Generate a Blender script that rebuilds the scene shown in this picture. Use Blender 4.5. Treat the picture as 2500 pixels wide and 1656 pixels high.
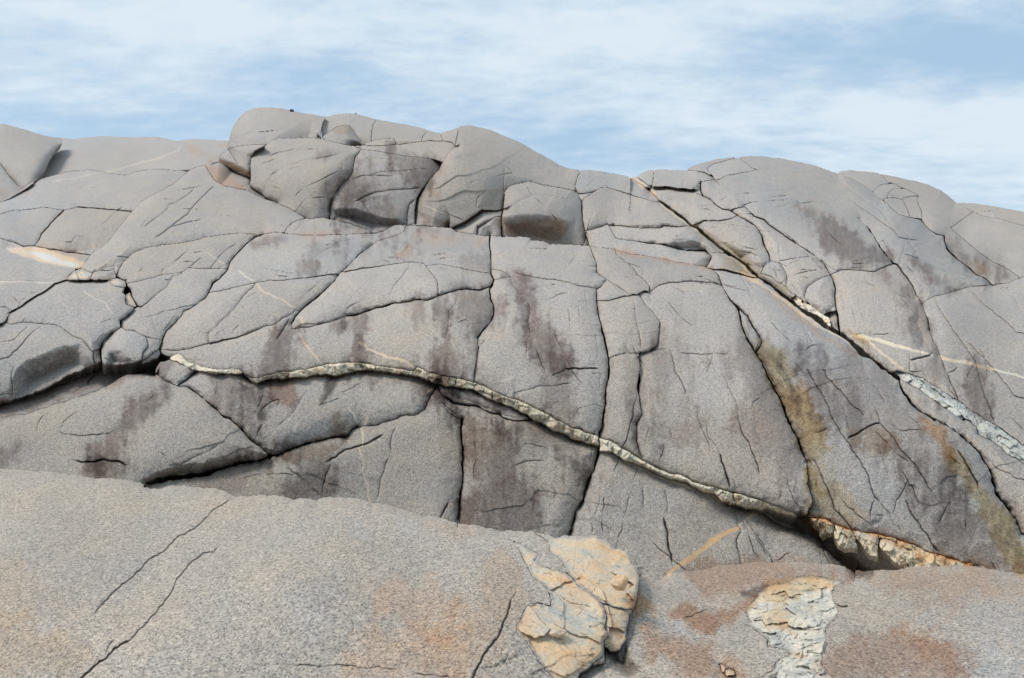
import math, random
import numpy as np
try:
    import bpy
except ImportError:
    bpy = None
CAMZ = 0.0          # eye height is the zero of the scene; the slab underfoot lies 1.6 m below
FPX = 1960.0        # focal length in photo pixels (photo 2500 x 1656)
CX, CY = 1250.0, 828.0
SUN_EL, SUN_AZ = 54.0, -90.0     # azimuth from +Y (view direction), negative = left
STEP = 1.4
if bpy:
    for o in list(bpy.data.objects): bpy.data.objects.remove(o)
    scn = bpy.context.scene
    cam = bpy.data.objects.new('camera', bpy.data.cameras.new('camera'))
    scn.collection.objects.link(cam); scn.camera = cam
    cam.location = (0, 0, CAMZ); cam.rotation_euler = (math.radians(90), 0, 0)
    cam.data.sensor_width = 36; cam.data.lens = 36 * FPX / 2500
    cam.data.clip_start = 0.05; cam.data.clip_end = 20000
    scn.render.resolution_x = 1024; scn.render.resolution_y = 678
    scn.view_settings.view_transform = 'Standard'; scn.view_settings.look = 'None'
    scn.view_settings.exposure = 0.0; scn.view_settings.gamma = 1.0
    w = bpy.data.worlds.new('World'); scn.world = w; w.use_nodes = True
    nt = w.node_tree; N = nt.nodes; Lk = nt.links; N.clear()
    def nd(t, **k):
        n = N.new(t)
        for a, b in k.items(): setattr(n, a, b)
        return n
    def mth(op, a, b=None, c=None, tree=None):
        n = (tree or nt).nodes.new('ShaderNodeMath'); n.operation = op
        for i, x in enumerate((a, b, c)):
            if x is None: continue
            if isinstance(x, (int, float)): n.inputs[i].default_value = x
            else: (tree or nt).links.new(x, n.inputs[i])
        return n.outputs[0]
    sky = nd('ShaderNodeTexSky', sky_type='NISHITA', sun_disc=False)
    sky.sun_elevation = math.radians(SUN_EL); sky.sun_rotation = math.radians(SUN_AZ)
    sky.altitude = 0; sky.air_density = 1.0; sky.dust_density = 1.2; sky.ozone_density = 1.5
    tc = nd('ShaderNodeTexCoord'); sep = nd('ShaderNodeSeparateXYZ'); Lk.new(tc.outputs['Generated'], sep.inputs[0])
    # high thin cloud sheet: directions are laid on a flat layer far overhead
    zz = mth('MAXIMUM', sep.outputs[2], 0.0); zz = mth('ADD', zz, 0.16)
    px = mth('DIVIDE', sep.outputs[0], zz); py = mth('DIVIDE', sep.outputs[1], zz)
    cmb = nd('ShaderNodeCombineXYZ'); Lk.new(px, cmb.inputs[0]); Lk.new(py, cmb.inputs[1])
    def cloud(scale, sx, sy, rot, detail, rough, seed, dist=0.0):
        mp = nd('ShaderNodeMapping'); Lk.new(cmb.outputs[0], mp.inputs[0])
        mp.inputs['Rotation'].default_value = (0, 0, math.radians(rot)); mp.inputs['Scale'].default_value = (sx, sy, 1)
        mp.inputs['Location'].default_value = (seed, seed * 1.7, seed * .3)
        n = nd('ShaderNodeTexNoise'); n.inputs['Scale'].default_value = scale; n.inputs['Detail'].default_value = detail
        n.inputs['Roughness'].default_value = rough; n.inputs['Distortion'].default_value = dist
        Lk.new(mp.outputs[0], n.inputs[0]); return n.outputs[0]
    big = cloud(0.6, 1, 1, 20, 3, .5, 3.1)
    mid = cloud(2.0, .9, 1.15, -22, 5, .5, 7.7, .25)
    fine = cloud(11.0, .75, 1.3, -18, 6, .6, 1.3, .2)
    s = mth('MULTIPLY', big, .75); s = mth('MULTIPLY_ADD', mid, .82, s); s = mth('MULTIPLY_ADD', fine, .50, s)
    # a few larger banks of cloud and openings of blue
    for bx, by, rx, ry, wt in ((.96, 1.80, .36, .15, -.24), (1.2, 1.9, .25, .16, -.14), (1.0, 2.22, .42, .17, .17), (-.63, 1.91, .5, .2, .12), (-1.1, 2.2, .5, .2, -.16), (0, 2.42, .55, .2, -.10), (.14, 1.77, .45, .1, .08), (.55, 2.0, .25, .1, -.08)):
        ax_ = mth('MULTIPLY', mth('ADD', px, -bx), 1 / rx); ay_ = mth('MULTIPLY', mth('ADD', py, -by), 1 / ry)
        q_ = mth('MULTIPLY_ADD', ax_, ax_, mth('MULTIPLY', ay_, ay_)); q_ = mth('POWER', 2.718, mth('MULTIPLY', q_, -1.0)); s = mth('MULTIPLY_ADD', q_, wt, s)
    rmp = nd('ShaderNodeMapRange', interpolation_type='SMOOTHSTEP'); Lk.new(s, rmp.inputs[0])
    rmp.inputs[1].default_value = .80; rmp.inputs[2].default_value = 1.28
    rmp.inputs[3].default_value = .14; rmp.inputs[4].default_value = .98
    mx = nd('ShaderNodeMix', data_type='RGBA'); Lk.new(rmp.outputs[0], mx.inputs[0])
    gain = nd('ShaderNodeMix', data_type='RGBA', blend_type='MULTIPLY'); gain.inputs[0].default_value = 1
    Lk.new(sky.outputs[0], gain.inputs[6]); gain.inputs[7].default_value = (1.25, 1.08, .93, 1)
    Lk.new(gain.outputs[2], mx.inputs[6]); mx.inputs[7].default_value = (6.9, 7.9, 8.7, 1)
    hz = nd('ShaderNodeMix', data_type='RGBA'); hz.inputs[0].default_value = .7
    Lk.new(gain.outputs[2], hz.inputs[6]); hz.inputs[7].default_value = (3.9, 6.1, 8.5, 1); Lk.new(hz.outputs[2], mx.inputs[6])
    bg = nd('ShaderNodeBackground'); bg.inputs[1].default_value = .106
    Lk.new(mx.outputs[2], bg.inputs[0]); out = nd('ShaderNodeOutputWorld'); Lk.new(bg.outputs[0], out.inputs[0])
    sd = bpy.data.lights.new('sun', 'SUN'); sd.energy = 2.7; sd.angle = math.radians(20); sd.color = (1, .93, .85)
    so = bpy.data.objects.new('sun', sd); scn.collection.objects.link(so)
    e, a = math.radians(SUN_EL), math.radians(SUN_AZ)
    from mathutils import Vector
    so.rotation_euler = Vector((math.sin(a) * math.cos(e), math.cos(a) * math.cos(e), math.sin(e))).to_track_quat('Z', 'Y').to_euler()

# ---------------------------------------------------------------- survey frames
# the outcrop was surveyed frame by frame; every frame letter gives an origin and a scale
FR = {k: (x, y, 3.92) for k, (x, y) in dict(A=(0, 240), B=(500, 240), C=(1000, 240), D=(1500, 340), E=(1900, 340),
      F=(0, 580), G=(500, 580), H=(1000, 580), I=(1500, 640), J=(1900, 640), K=(0, 900), L=(500, 900), M=(1000, 900),
      N=(1500, 1000), O=(1900, 1000), P=(1200, 1256)).items()}
FR.update(Q=(1700, 1256, 2.959), R=(0, 1130, 2.981), S=(600, 1130, 2.981), X=(0, 0, 1.0))
def pts(s):
    out = []; fr = FR['X']
    for t in s.split():
        if t in FR: fr = FR[t]
        else:
            a, b = t.split(','); out.append((fr[0] + float(a) / fr[2], fr[1] + float(b) / fr[2]))
    return np.array(out, float)
# joints that part one rock from the next. kind: Z skyline, S crest in front of farther rock (front on the right
# hand of the line), V overhanging edge, W open joint, J joint, T tight joint
JOINTS = '''
Z A 0,248 50,248 150,275 320,325 430,355 560,375 700,388 850,372 1000,360 1230,373 1400,368 1500,366 1600,385 1660,403 1720,400 1850,385 2050,392 2185,405
Z B 215,475 235,380 270,270 330,180 400,120 470,95 600,88 720,95 830,122 950,143 1060,160 1160,178 1250,155 1380,140 1470,152 1600,188 1700,208 1850,235 2000,270 2120,305 2200,328 2260,328 C 340,322 420,300 490,265 590,262 700,282 850,335 960,380 1100,450 1250,530 1400,615 1510,665 1640,690 1720,688 1850,700 1980,728 2060,740 2110,755 D 150,362 215,362 250,335 320,300 400,288 560,290 650,293 700,285 750,258 870,212 1000,185 1180,167 1380,155 1560,175 1750,215 1900,245 2050,300 2140,330
Z E 562,322 600,308 670,293 830,303 960,325 1100,352 1300,400 1450,440 1560,490 1650,560 1700,600 1850,608 2050,640 2352,695
S A 590,385 600,425 530,490 480,570 440,670 400,730 365,780
W A 0,615 90,750 200,865
J A 205,865 320,800 365,780
S A 0,1000 100,955 235,875 365,785 500,738 700,692 850,680 960,700 1010,710 1215,738 1290,710 1400,688 1550,680 1800,690 1860,668
J A 0,1110 100,1080 280,1060 410,1040 600,1075 740,1040
W A 740,1040 850,1045 1060,1065 1265,1080
W A 605,1080 500,1180 400,1290 370,1350 325,1405
V A 325,1405 230,1415 100,1370 0,1335
V A 870,1498 780,1490 600,1465 450,1440 325,1405
S F 720,298 780,290 820,240 875,160 A 1040,1360 1150,1220 1265,1080 1330,1000 1450,930 1640,830 1750,740 1830,680 1950,640 2020,632 2090,610
J F 1105,365 1160,260 1290,140 1400,95 1650,60 1850,35 A 1960,1330 2060,1320 2200,1295 2352,1290 B 400,1300 560,1300 650,1290 760,1292
W F 0,850 60,800 120,700
S F 120,700 200,650 370,540 520,430 640,395 700,395 830,400 1010,405
J F 645,378 700,320 780,292
J F 780,290 890,340 860,398
J F 890,340 930,320 1040,318 1090,300 1110,370
J F 1010,405 1050,398 1115,378
W F 1110,375 1200,410 1205,460 1240,510 1310,660 1340,672
J F 1010,405 1070,455 1190,475 1205,460
J F 1190,475 1165,520 1195,545 1200,640 1290,670 1340,672
J F 1195,545 1240,515
J F 0,820 60,820 110,835 230,822 390,825 460,820 550,840 640,895 700,935 790,970 840,1030 880,1090 885,1150 910,1222
W F 0,1600 110,1560 430,1450 560,1380 700,1310 850,1250 910,1222 975,1195
W F 1300,670 1240,720 1150,800 1160,860 1050,940 975,1000 958,1060 965,1140 975,1200 1000,1230 1080,1225 1130,1240 1230,1220 1340,1180 1350,1215 1500,1165 1530,1130 1525,1090
J F 880,1090 960,1055
J F 1160,860 1200,890 1300,900 1395,950 1480,972 1550,985
J F 1345,1180 1370,1090 1410,1030 1395,955
J F 1525,1060 1480,1085 1350,1180
J F 1340,672 1400,630 1500,540 1600,470 1635,410 1660,370 1740,345
J F 1205,440 1300,420 1380,400 1480,380 1550,350 1640,345 1750,325 1810,290 2000,290 2180,295
W B 560,1300 480,1330 400,1390 345,1450 290,1510 235,1565 F 2170,300 2100,395 2035,435 2010,500 1960,580 1880,640 1760,710 1680,810 1600,890 1560,980 1530,1060 1525,1090
J F 2000,530 2200,500 G 250,490 430,445 620,410 800,405 950,385 1050,370 1150,352 1260,345
W G 1610,60 1570,100 1460,180 1400,240 1300,340 1230,430 1180,480 1080,560 960,660 920,700 860,760 830,830
J G 1610,60 B 1650,1360 1800,1325 1900,1275 1930,1212
J F 1525,1080 1580,1078 1700,1080 1850,1050 1990,1015 2150,970 2352,925 G 560,850 680,820 800,745 870,690 920,700
J F 1990,1015 2000,910 2100,810 2180,750 2240,690 G 370,570 460,480 475,440
J G 830,830 840,880 1060,845 1180,815 1255,790 1360,750
W G 1360,750 1450,745 1580,700 1700,665 1830,635 1990,610 2140,600 2235,572
W G 2235,572 H 400,520 560,495 680,505 780,460 800,435
W H 770,-12 772,80 780,160 778,280 780,345 808,400 795,450 770,490 772,580 803,650 803,740 770,810 700,890 645,960
J H 645,960 648,1050 632,1150 622,1280 608,1390
J H 140,240 180,300 210,345 265,420 280,500 282,545
J H 175,265 300,260 480,290 640,325 780,340
J H 140,240 0,235 G 1950,235 1700,265 1450,300 1320,330
J H 805,405 870,392 960,385 920,345 860,320 790,300
J H 960,385 985,460 1050,530 1110,580 1140,640 1150,700 1130,800 1150,900
W H 1715,77 1750,150 1785,230 1790,335 1850,380 1890,405 1860,430 1830,470 1788,495
W H 1788,495 1790,620 1810,740 1840,900 1890,1090 1905,1180 1905,1290 1890,1420 M 1890,120 1870,300 1850,480 1820,620 1815,700 1812,810 1760,950 1700,1100 1660,1240 1590,1370 1524,1592
J H 1890,405 1980,460 2100,540 2180,545
J H 1800,605 1900,595 2050,560 2180,545
J D 5,1062 20,1110 90,1150 180,1235 215,1300 280,1340 335,1400 333,1465 290,1450 220,1480
J I 220,304 240,320 290,400 360,470 425,570 430,650 415,760 405,795 330,855 225,880 H 2080,1100 1960,1130 1905,1165
J H 2200,1110 2200,1240 2175,1380 2195,1500 M 2200,60 2175,160 2200,300 2222,430 2172,520 2175,700 2200,800 2235,890
J I 333,290 420,220 520,190 740,185 960,190 1030,225
W I 940,65 1000,130 1030,220 1060,280 1120,370 1190,470 1220,600 1270,720 1330,820 1400,950 1450,1050 1520,1200 1600,1340 1640,1480 N 1660,90 1700,200 1770,300 1800,400 1840,500
T N 1840,500 1850,700 1900,870 1850,1000 1790,1010
W I 1120,370 1200,450 1270,510 1320,600 1380,700 1420,760 1400,820 1355,870
J I 1590,1000 1640,1060 1690,1180 1720,1230
S B 690,1000 800,1050 870,1090 960,1155 1130,1140 1250,1165 1400,1205 1500,1240 1610,1292 1710,1275 1760,1240 1820,1215 1920,1210 2100,1225 2352,1240 C 450,1275 560,1295 700,1310 770,1318 790,1310 900,1325 1040,1325 1150,1335 1160,1360 1280,1368 1330,1395 1450,1400 1650,1410 1715,1410 1790,1425 1950,1445 2150,1490 D 300,1110 500,1150 700,1190 880,1225 940,1240 I 1040,62 1200,95 1300,140 1390,160
J B 760,1292 800,1220 860,1180 960,1155
J B 750,1297 900,1310 1100,1310 1350,1305 1610,1292
W D 215,362 350,458 335,490 400,545 450,600
X D 450,600 520,655 600,710 680,765 735,825 800,850 850,900 950,990 1010,1040 1100,1100 1200,1160 1280,1220 1330,1290 1380,1330 1500,1410 1600,1490 J 130,380 250,470 400,560 500,640 590,690 700,770 800,870 900,930 1000,1010 1080,1070 1150,1110
W J 1150,1110 1180,1200 1210,1260 1280,1360 1370,1430 1560,1568 O 1420,50 1600,150 1800,290 1940,410
W O 1940,410 2000,520 2040,640 2080,780 2120,870 2200,960 2260,1060 2352,1210
J J 1150,1110 1230,1160 1350,1220 1450,1300 1600,1400 1800,1540 O 1760,80 1900,160 1910,230 2050,300 2140,350 2200,420 2352,520
J J 1080,1070 1140,1035 1280,1070 1400,1130 1550,1220 1720,1330 1900,1460 2050,1560 O 2150,200 2352,345
T D 140,365 300,460 340,485
S B 60,625 130,605 150,540 250,470 300,462 430,440 590,438 640,400 700,385 850,382 900,372 1050,378 1200,405 1350,445 1410,460
W B 130,605 300,690 437,755
W B 590,438 480,500 440,560 437,755 430,830 540,905 600,960 690,1000
T B 0,640 30,690 90,780 120,800 200,840 400,880 560,958 690,1000
S B 1110,376 1260,275 1350,258 1390,270 1440,330 1490,400 1495,437 1410,460
W B 1495,437 1515,450 1640,452 1825,442 2000,425 2150,412 2300,410 C 330,412 400,425 437,465
S B 1515,450 1600,405 1740,378 1810,385 1825,442
W B 1410,460 1515,450
W B 1160,178 1130,230 1120,300 1115,374
J B 1640,197 1608,250 1598,320 1595,405
J B 2130,310 2115,340 2080,370 2075,418
J C 293,325 300,370 315,412
W C 470,278 455,350 440,400 437,465
W B 1430,462 1500,488 1440,560 1425,640 1420,700 1370,775 1300,830 1260,900 1215,980 1195,1060 1190,1155
J B 1500,488 1640,503 1800,530 1950,555 2150,575 2265,605
S B 2008,1220 2012,1050 2025,960 2075,870 2160,770 2240,680 2265,610 2320,530 C 400,487 437,465
S C 390,1245 500,1195 590,1135 690,1065 740,1063 830,1075 893,1055
J C 640,1300 650,1230 700,1205 820,1140 885,1135
W C 903,905 903,970 893,1060 880,1120 880,1200 885,1325
J C 903,905 950,850 1000,820 1130,798 1300,835 1450,860 1560,885 1605,907
W C 1605,907 1640,1000 1650,1080 1665,1200 1700,1350 1715,1410
J C 1640,690 1610,740 1580,840 1605,907
V C 1780,890 1680,905 1605,907
J C 1640,1000 1660,960 1760,900 1830,860 1880,855 1950,870 2100,920 2250,965 D 390,598 450,604
J D 0,825 100,830 240,850 440,845 470,825 600,830 740,830
W C 1690,1270 1750,1260 1900,1215 1960,1220
W D 190,970 300,990 470,1005 600,1040 700,1060 865,1062 930,1130 880,1225
J D 190,970 60,960 C 1970,1340 1900,1215
J D 865,1062 900,1090 1000,1092 1095,1092
S D 345,475 380,450 500,450 640,470 740,480
J D 740,480 790,450 822,408
J D 740,480 790,520 845,545
J D 822,408 900,395 965,380
J D 390,292 375,360 357,455
S D 650,293 760,300 870,318 940,350 965,380
W D 822,408 825,500 850,545 930,580 960,620 1030,665 1100,675 1160,720 1250,770 1340,830 1385,880 1415,950 1440,1040 1480,1100 1490,1165
J D 965,380 950,350 900,310 885,275 930,240 1050,210 1200,170
J D 965,380 1010,385 1080,345 1200,325 1370,295
J D 1200,170 1215,200 1270,240 1310,275 1370,295
J D 745,820 850,780 1000,775 1100,760 1175,728
J D 1100,675 1180,650 1250,645
W D 1250,645 1340,745 1430,770 1480,820 1600,900 1700,970 1800,1035 1900,1100 2000,1180 2040,1250 2080,1340 J 540,250 545,380 560,480 580,580 590,690
J D 1490,1165 1430,1220 1390,1290 I 1390,110 1500,140 1560,200 1640,240 1700,300 1850,395 1990,505 2060,480 2130,460
J D 2060,1305 1940,1340 1830,1430 1815,1500 I 1815,340 1870,405
J I 1700,385 1700,340 1730,330
J I 2000,505 2060,540 2080,610
J D 1490,1165 1600,1190 1650,1320 1640,1400 1640,1410
W E 780,760 850,830 900,910 950,990 980,1040 1040,1120 1100,1190 1140,1200
J E 500,1300 540,1270 600,1245 680,1240 800,1250 920,1265 1000,1225 1080,1195 1140,1200
W E 1140,1200 1180,1260 1230,1320 1280,1400 1320,1500 J 1340,330 1390,430 1430,540 1450,650
J J 1450,650 1490,760 1530,830 1545,880 1570,940 1600,1010 1640,1130 1690,1250 1720,1330
S E 562,322 700,380 800,430 900,500 985,580
J E 985,580 1040,610 1080,660 1150,720 1265,745
J E 1190,580 1210,620 1250,700 1265,745
W E 1265,745 1370,770 1400,810 1460,870 1520,905 1590,925 1600,1000 1620,1060 1680,1120 1750,1180 1850,1260 1900,1300 2000,1350 2050,1395
J E 1340,545 1335,600 1370,690 1380,765
J E 960,325 1020,370 1050,415 1100,425 1200,470 1330,530 1340,545 1270,545 1200,560 1190,580
J E 925,480 960,440 1000,430 1100,425
J E 1000,585 1040,560 1050,520 1100,480 1200,470
J E 1040,570 1100,560 1190,580
J E 1860,700 1750,780 1650,845 1780,960 1930,1090 2050,1180 2190,1240 2300,1320
S E 1700,600 1790,645 1880,700 1960,735 2120,768 2250,800 2352,830
S E 1915,702 2050,685 2085,710 2120,768
J J 1400,385 1500,330 1640,295 1750,260 1850,235 2000,225 2080,210 2200,190 2352,140
J F 1610,1165 1640,1140 1700,1110 1750,1150 1800,1190 1900,1220 2000,1250 2100,1255 2280,1255 2330,1300 2280,1303 2000,1290 1850,1265 1790,1230 1700,1190 1610,1165
W F 1610,1165 1520,1190 1490,1240 1475,1305 1600,1385 1700,1420 K 1800,190 1900,240 2000,320 2080,400 2140,460 2200,480 2280,540 L 380,610 450,690 530,740 580,790 620,842
W F 1700,1412 1760,1370 1860,1295 1880,1270
W F 1545,1120 1600,1130 1640,1140
J G 370,1300 400,1335 530,1330 700,1280 840,1275 1000,1255 1150,1215 1360,1195 1550,1205 1700,1230 1850,1250 2000,1280 H 80,1240 200,1290 350,1330 480,1360 608,1393 720,1430 830,1480 M 1000,290 1130,350 1270,420 1400,490 1560,570 1700,620 1820,650 1840,662 1900,680 2050,770 2150,830 2235,890 N 280,500 400,560 520,610 650,630 720,680 850,710 950,740 1100,780 1250,820 1400,870 1480,905 1600,930 1700,970 1790,1008
W G 400,1335 450,1370 510,1385 600,1355 760,1350 900,1345 1050,1320 1150,1310 1270,1325 1400,1285 1550,1260 1750,1285 1900,1300 2050,1330 2150,1365 M 200,130 330,160 450,180 600,210 750,280 900,340 1040,400 1180,485 1280,540 1400,600 1470,612 1550,670 1680,705 1740,730 1815,745
J M 1815,790 1930,800 2030,860 2130,900 N 280,550 400,610 550,665 680,690 760,730 860,780 960,800 1040,860 1130,890
W N 1130,890 1230,930 1320,950 1400,962 1470,942 1600,985 1700,1010 1790,1015
V M 1180,490 1050,503 900,465 860,430 760,420 680,370 560,345 440,330 300,240 265,150
S N 1130,890 1200,935 1390,985 1500,1060 1600,1120 1740,1150 1850,1200 1930,1230 2000,1320 2100,1400 2200,1490 2300,1560
J O 230,1005 300,1030 450,1060 540,1100 680,1150 780,1170 930,1190 1050,1225 1250,1290 1400,1350 1550,1390 1700,1440 1900,1500
J O 300,1030 360,1120 410,1220 480,1190 520,1175 545,1105
J O 520,1175 570,1290 640,1335 770,1340 745,1230 700,1160
J O 745,1230 800,1290 880,1390 960,1425 960,1200
J O 975,1240 970,1310 1030,1360 1100,1450 1170,1500 1300,1490
S K 0,475 150,430 230,430 400,380 600,320 800,255 1000,180 1150,90 1250,55 1330,48 1400,62 1475,75
X L 620,840 500,878 330,903 150,955 0,993 K 1800,1025 1600,1050 1390,1103
W L 620,842 700,830 780,785 900,750 1050,705 1190,665 1230,650 1350,665 1410,590 1470,565
J L 1470,565 1530,560 1650,535 1750,500 1860,455 2000,450 2110,390 2130,330 2225,150
W M 500,490 495,650 510,750 505,900 500,1050 485,1180 475,1300 460,1500
T M 500,495 430,470 385,440 350,380 330,262
S K 0,958 60,965 200,975 400,985 560,995 740,1010 920,1045 1050,1040 1200,1060 1330,1075 1390,1105 1450,1140 1510,1150 1570,1140 1640,1120 1900,1130 2060,1145 L 190,1165 220,1195 300,1225 450,1222 740,1222 850,1250 950,1245 1060,1268 1180,1235 1400,1240 1520,1255 1600,1285 1800,1310 2000,1370 2100,1405 2250,1430 2352,1450 M 450,1470 620,1485 740,1530 P 80,170 170,150 380,160 540,200 600,215 690,198 850,208 1000,215 1110,250 1170,320 1270,340 1330,430 1400,520 1412,590 1530,595 1620,605 1750,560 1900,540 2100,520 Q 150,375 300,360 480,345 700,338 900,345 1020,360 1110,385 1200,410 1330,408 1450,395 1600,375 1800,365 2000,370 2150,395 2367,430
J P 1412,590 1400,700 1370,850 1330,940 1290,1100 1290,1190 1220,1290 1140,1310 1090,1270 1080,1420 950,1450 860,1520 800,1620 760,1700
U P 220,258 300,290 440,370 410,440 550,520 730,570 850,690 900,730 1020,820 1075,900 1080,1000 1110,1150 1090,1200 1080,1330 950,1450
T P 600,1700 590,1568 440,1400 330,1220 235,1120 240,1050 340,870 420,850 560,880 570,830 520,700 400,600 340,490 280,370 220,258
U P 380,160 540,260 560,350 640,420 690,490 740,570
U P 1020,820 1060,850 1200,880 1350,900
U Q 440,610 450,560 520,520 600,500 660,490 780,450 930,450 1080,480 1020,520 985,560 1010,640 1030,690 1000,740 930,830 940,950 910,1000 915,1100 1000,1184 1050,1300
U Q 440,610 385,660 365,700 390,775 350,800 440,850 520,900 520,940 640,970 680,1000 570,1060 560,1120 420,1184 300,1300
J Q 150,1070 200,1090 270,1140 272,1172 225,1165 190,1130 150,1070
J S 830,118 830,118
'''
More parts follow.
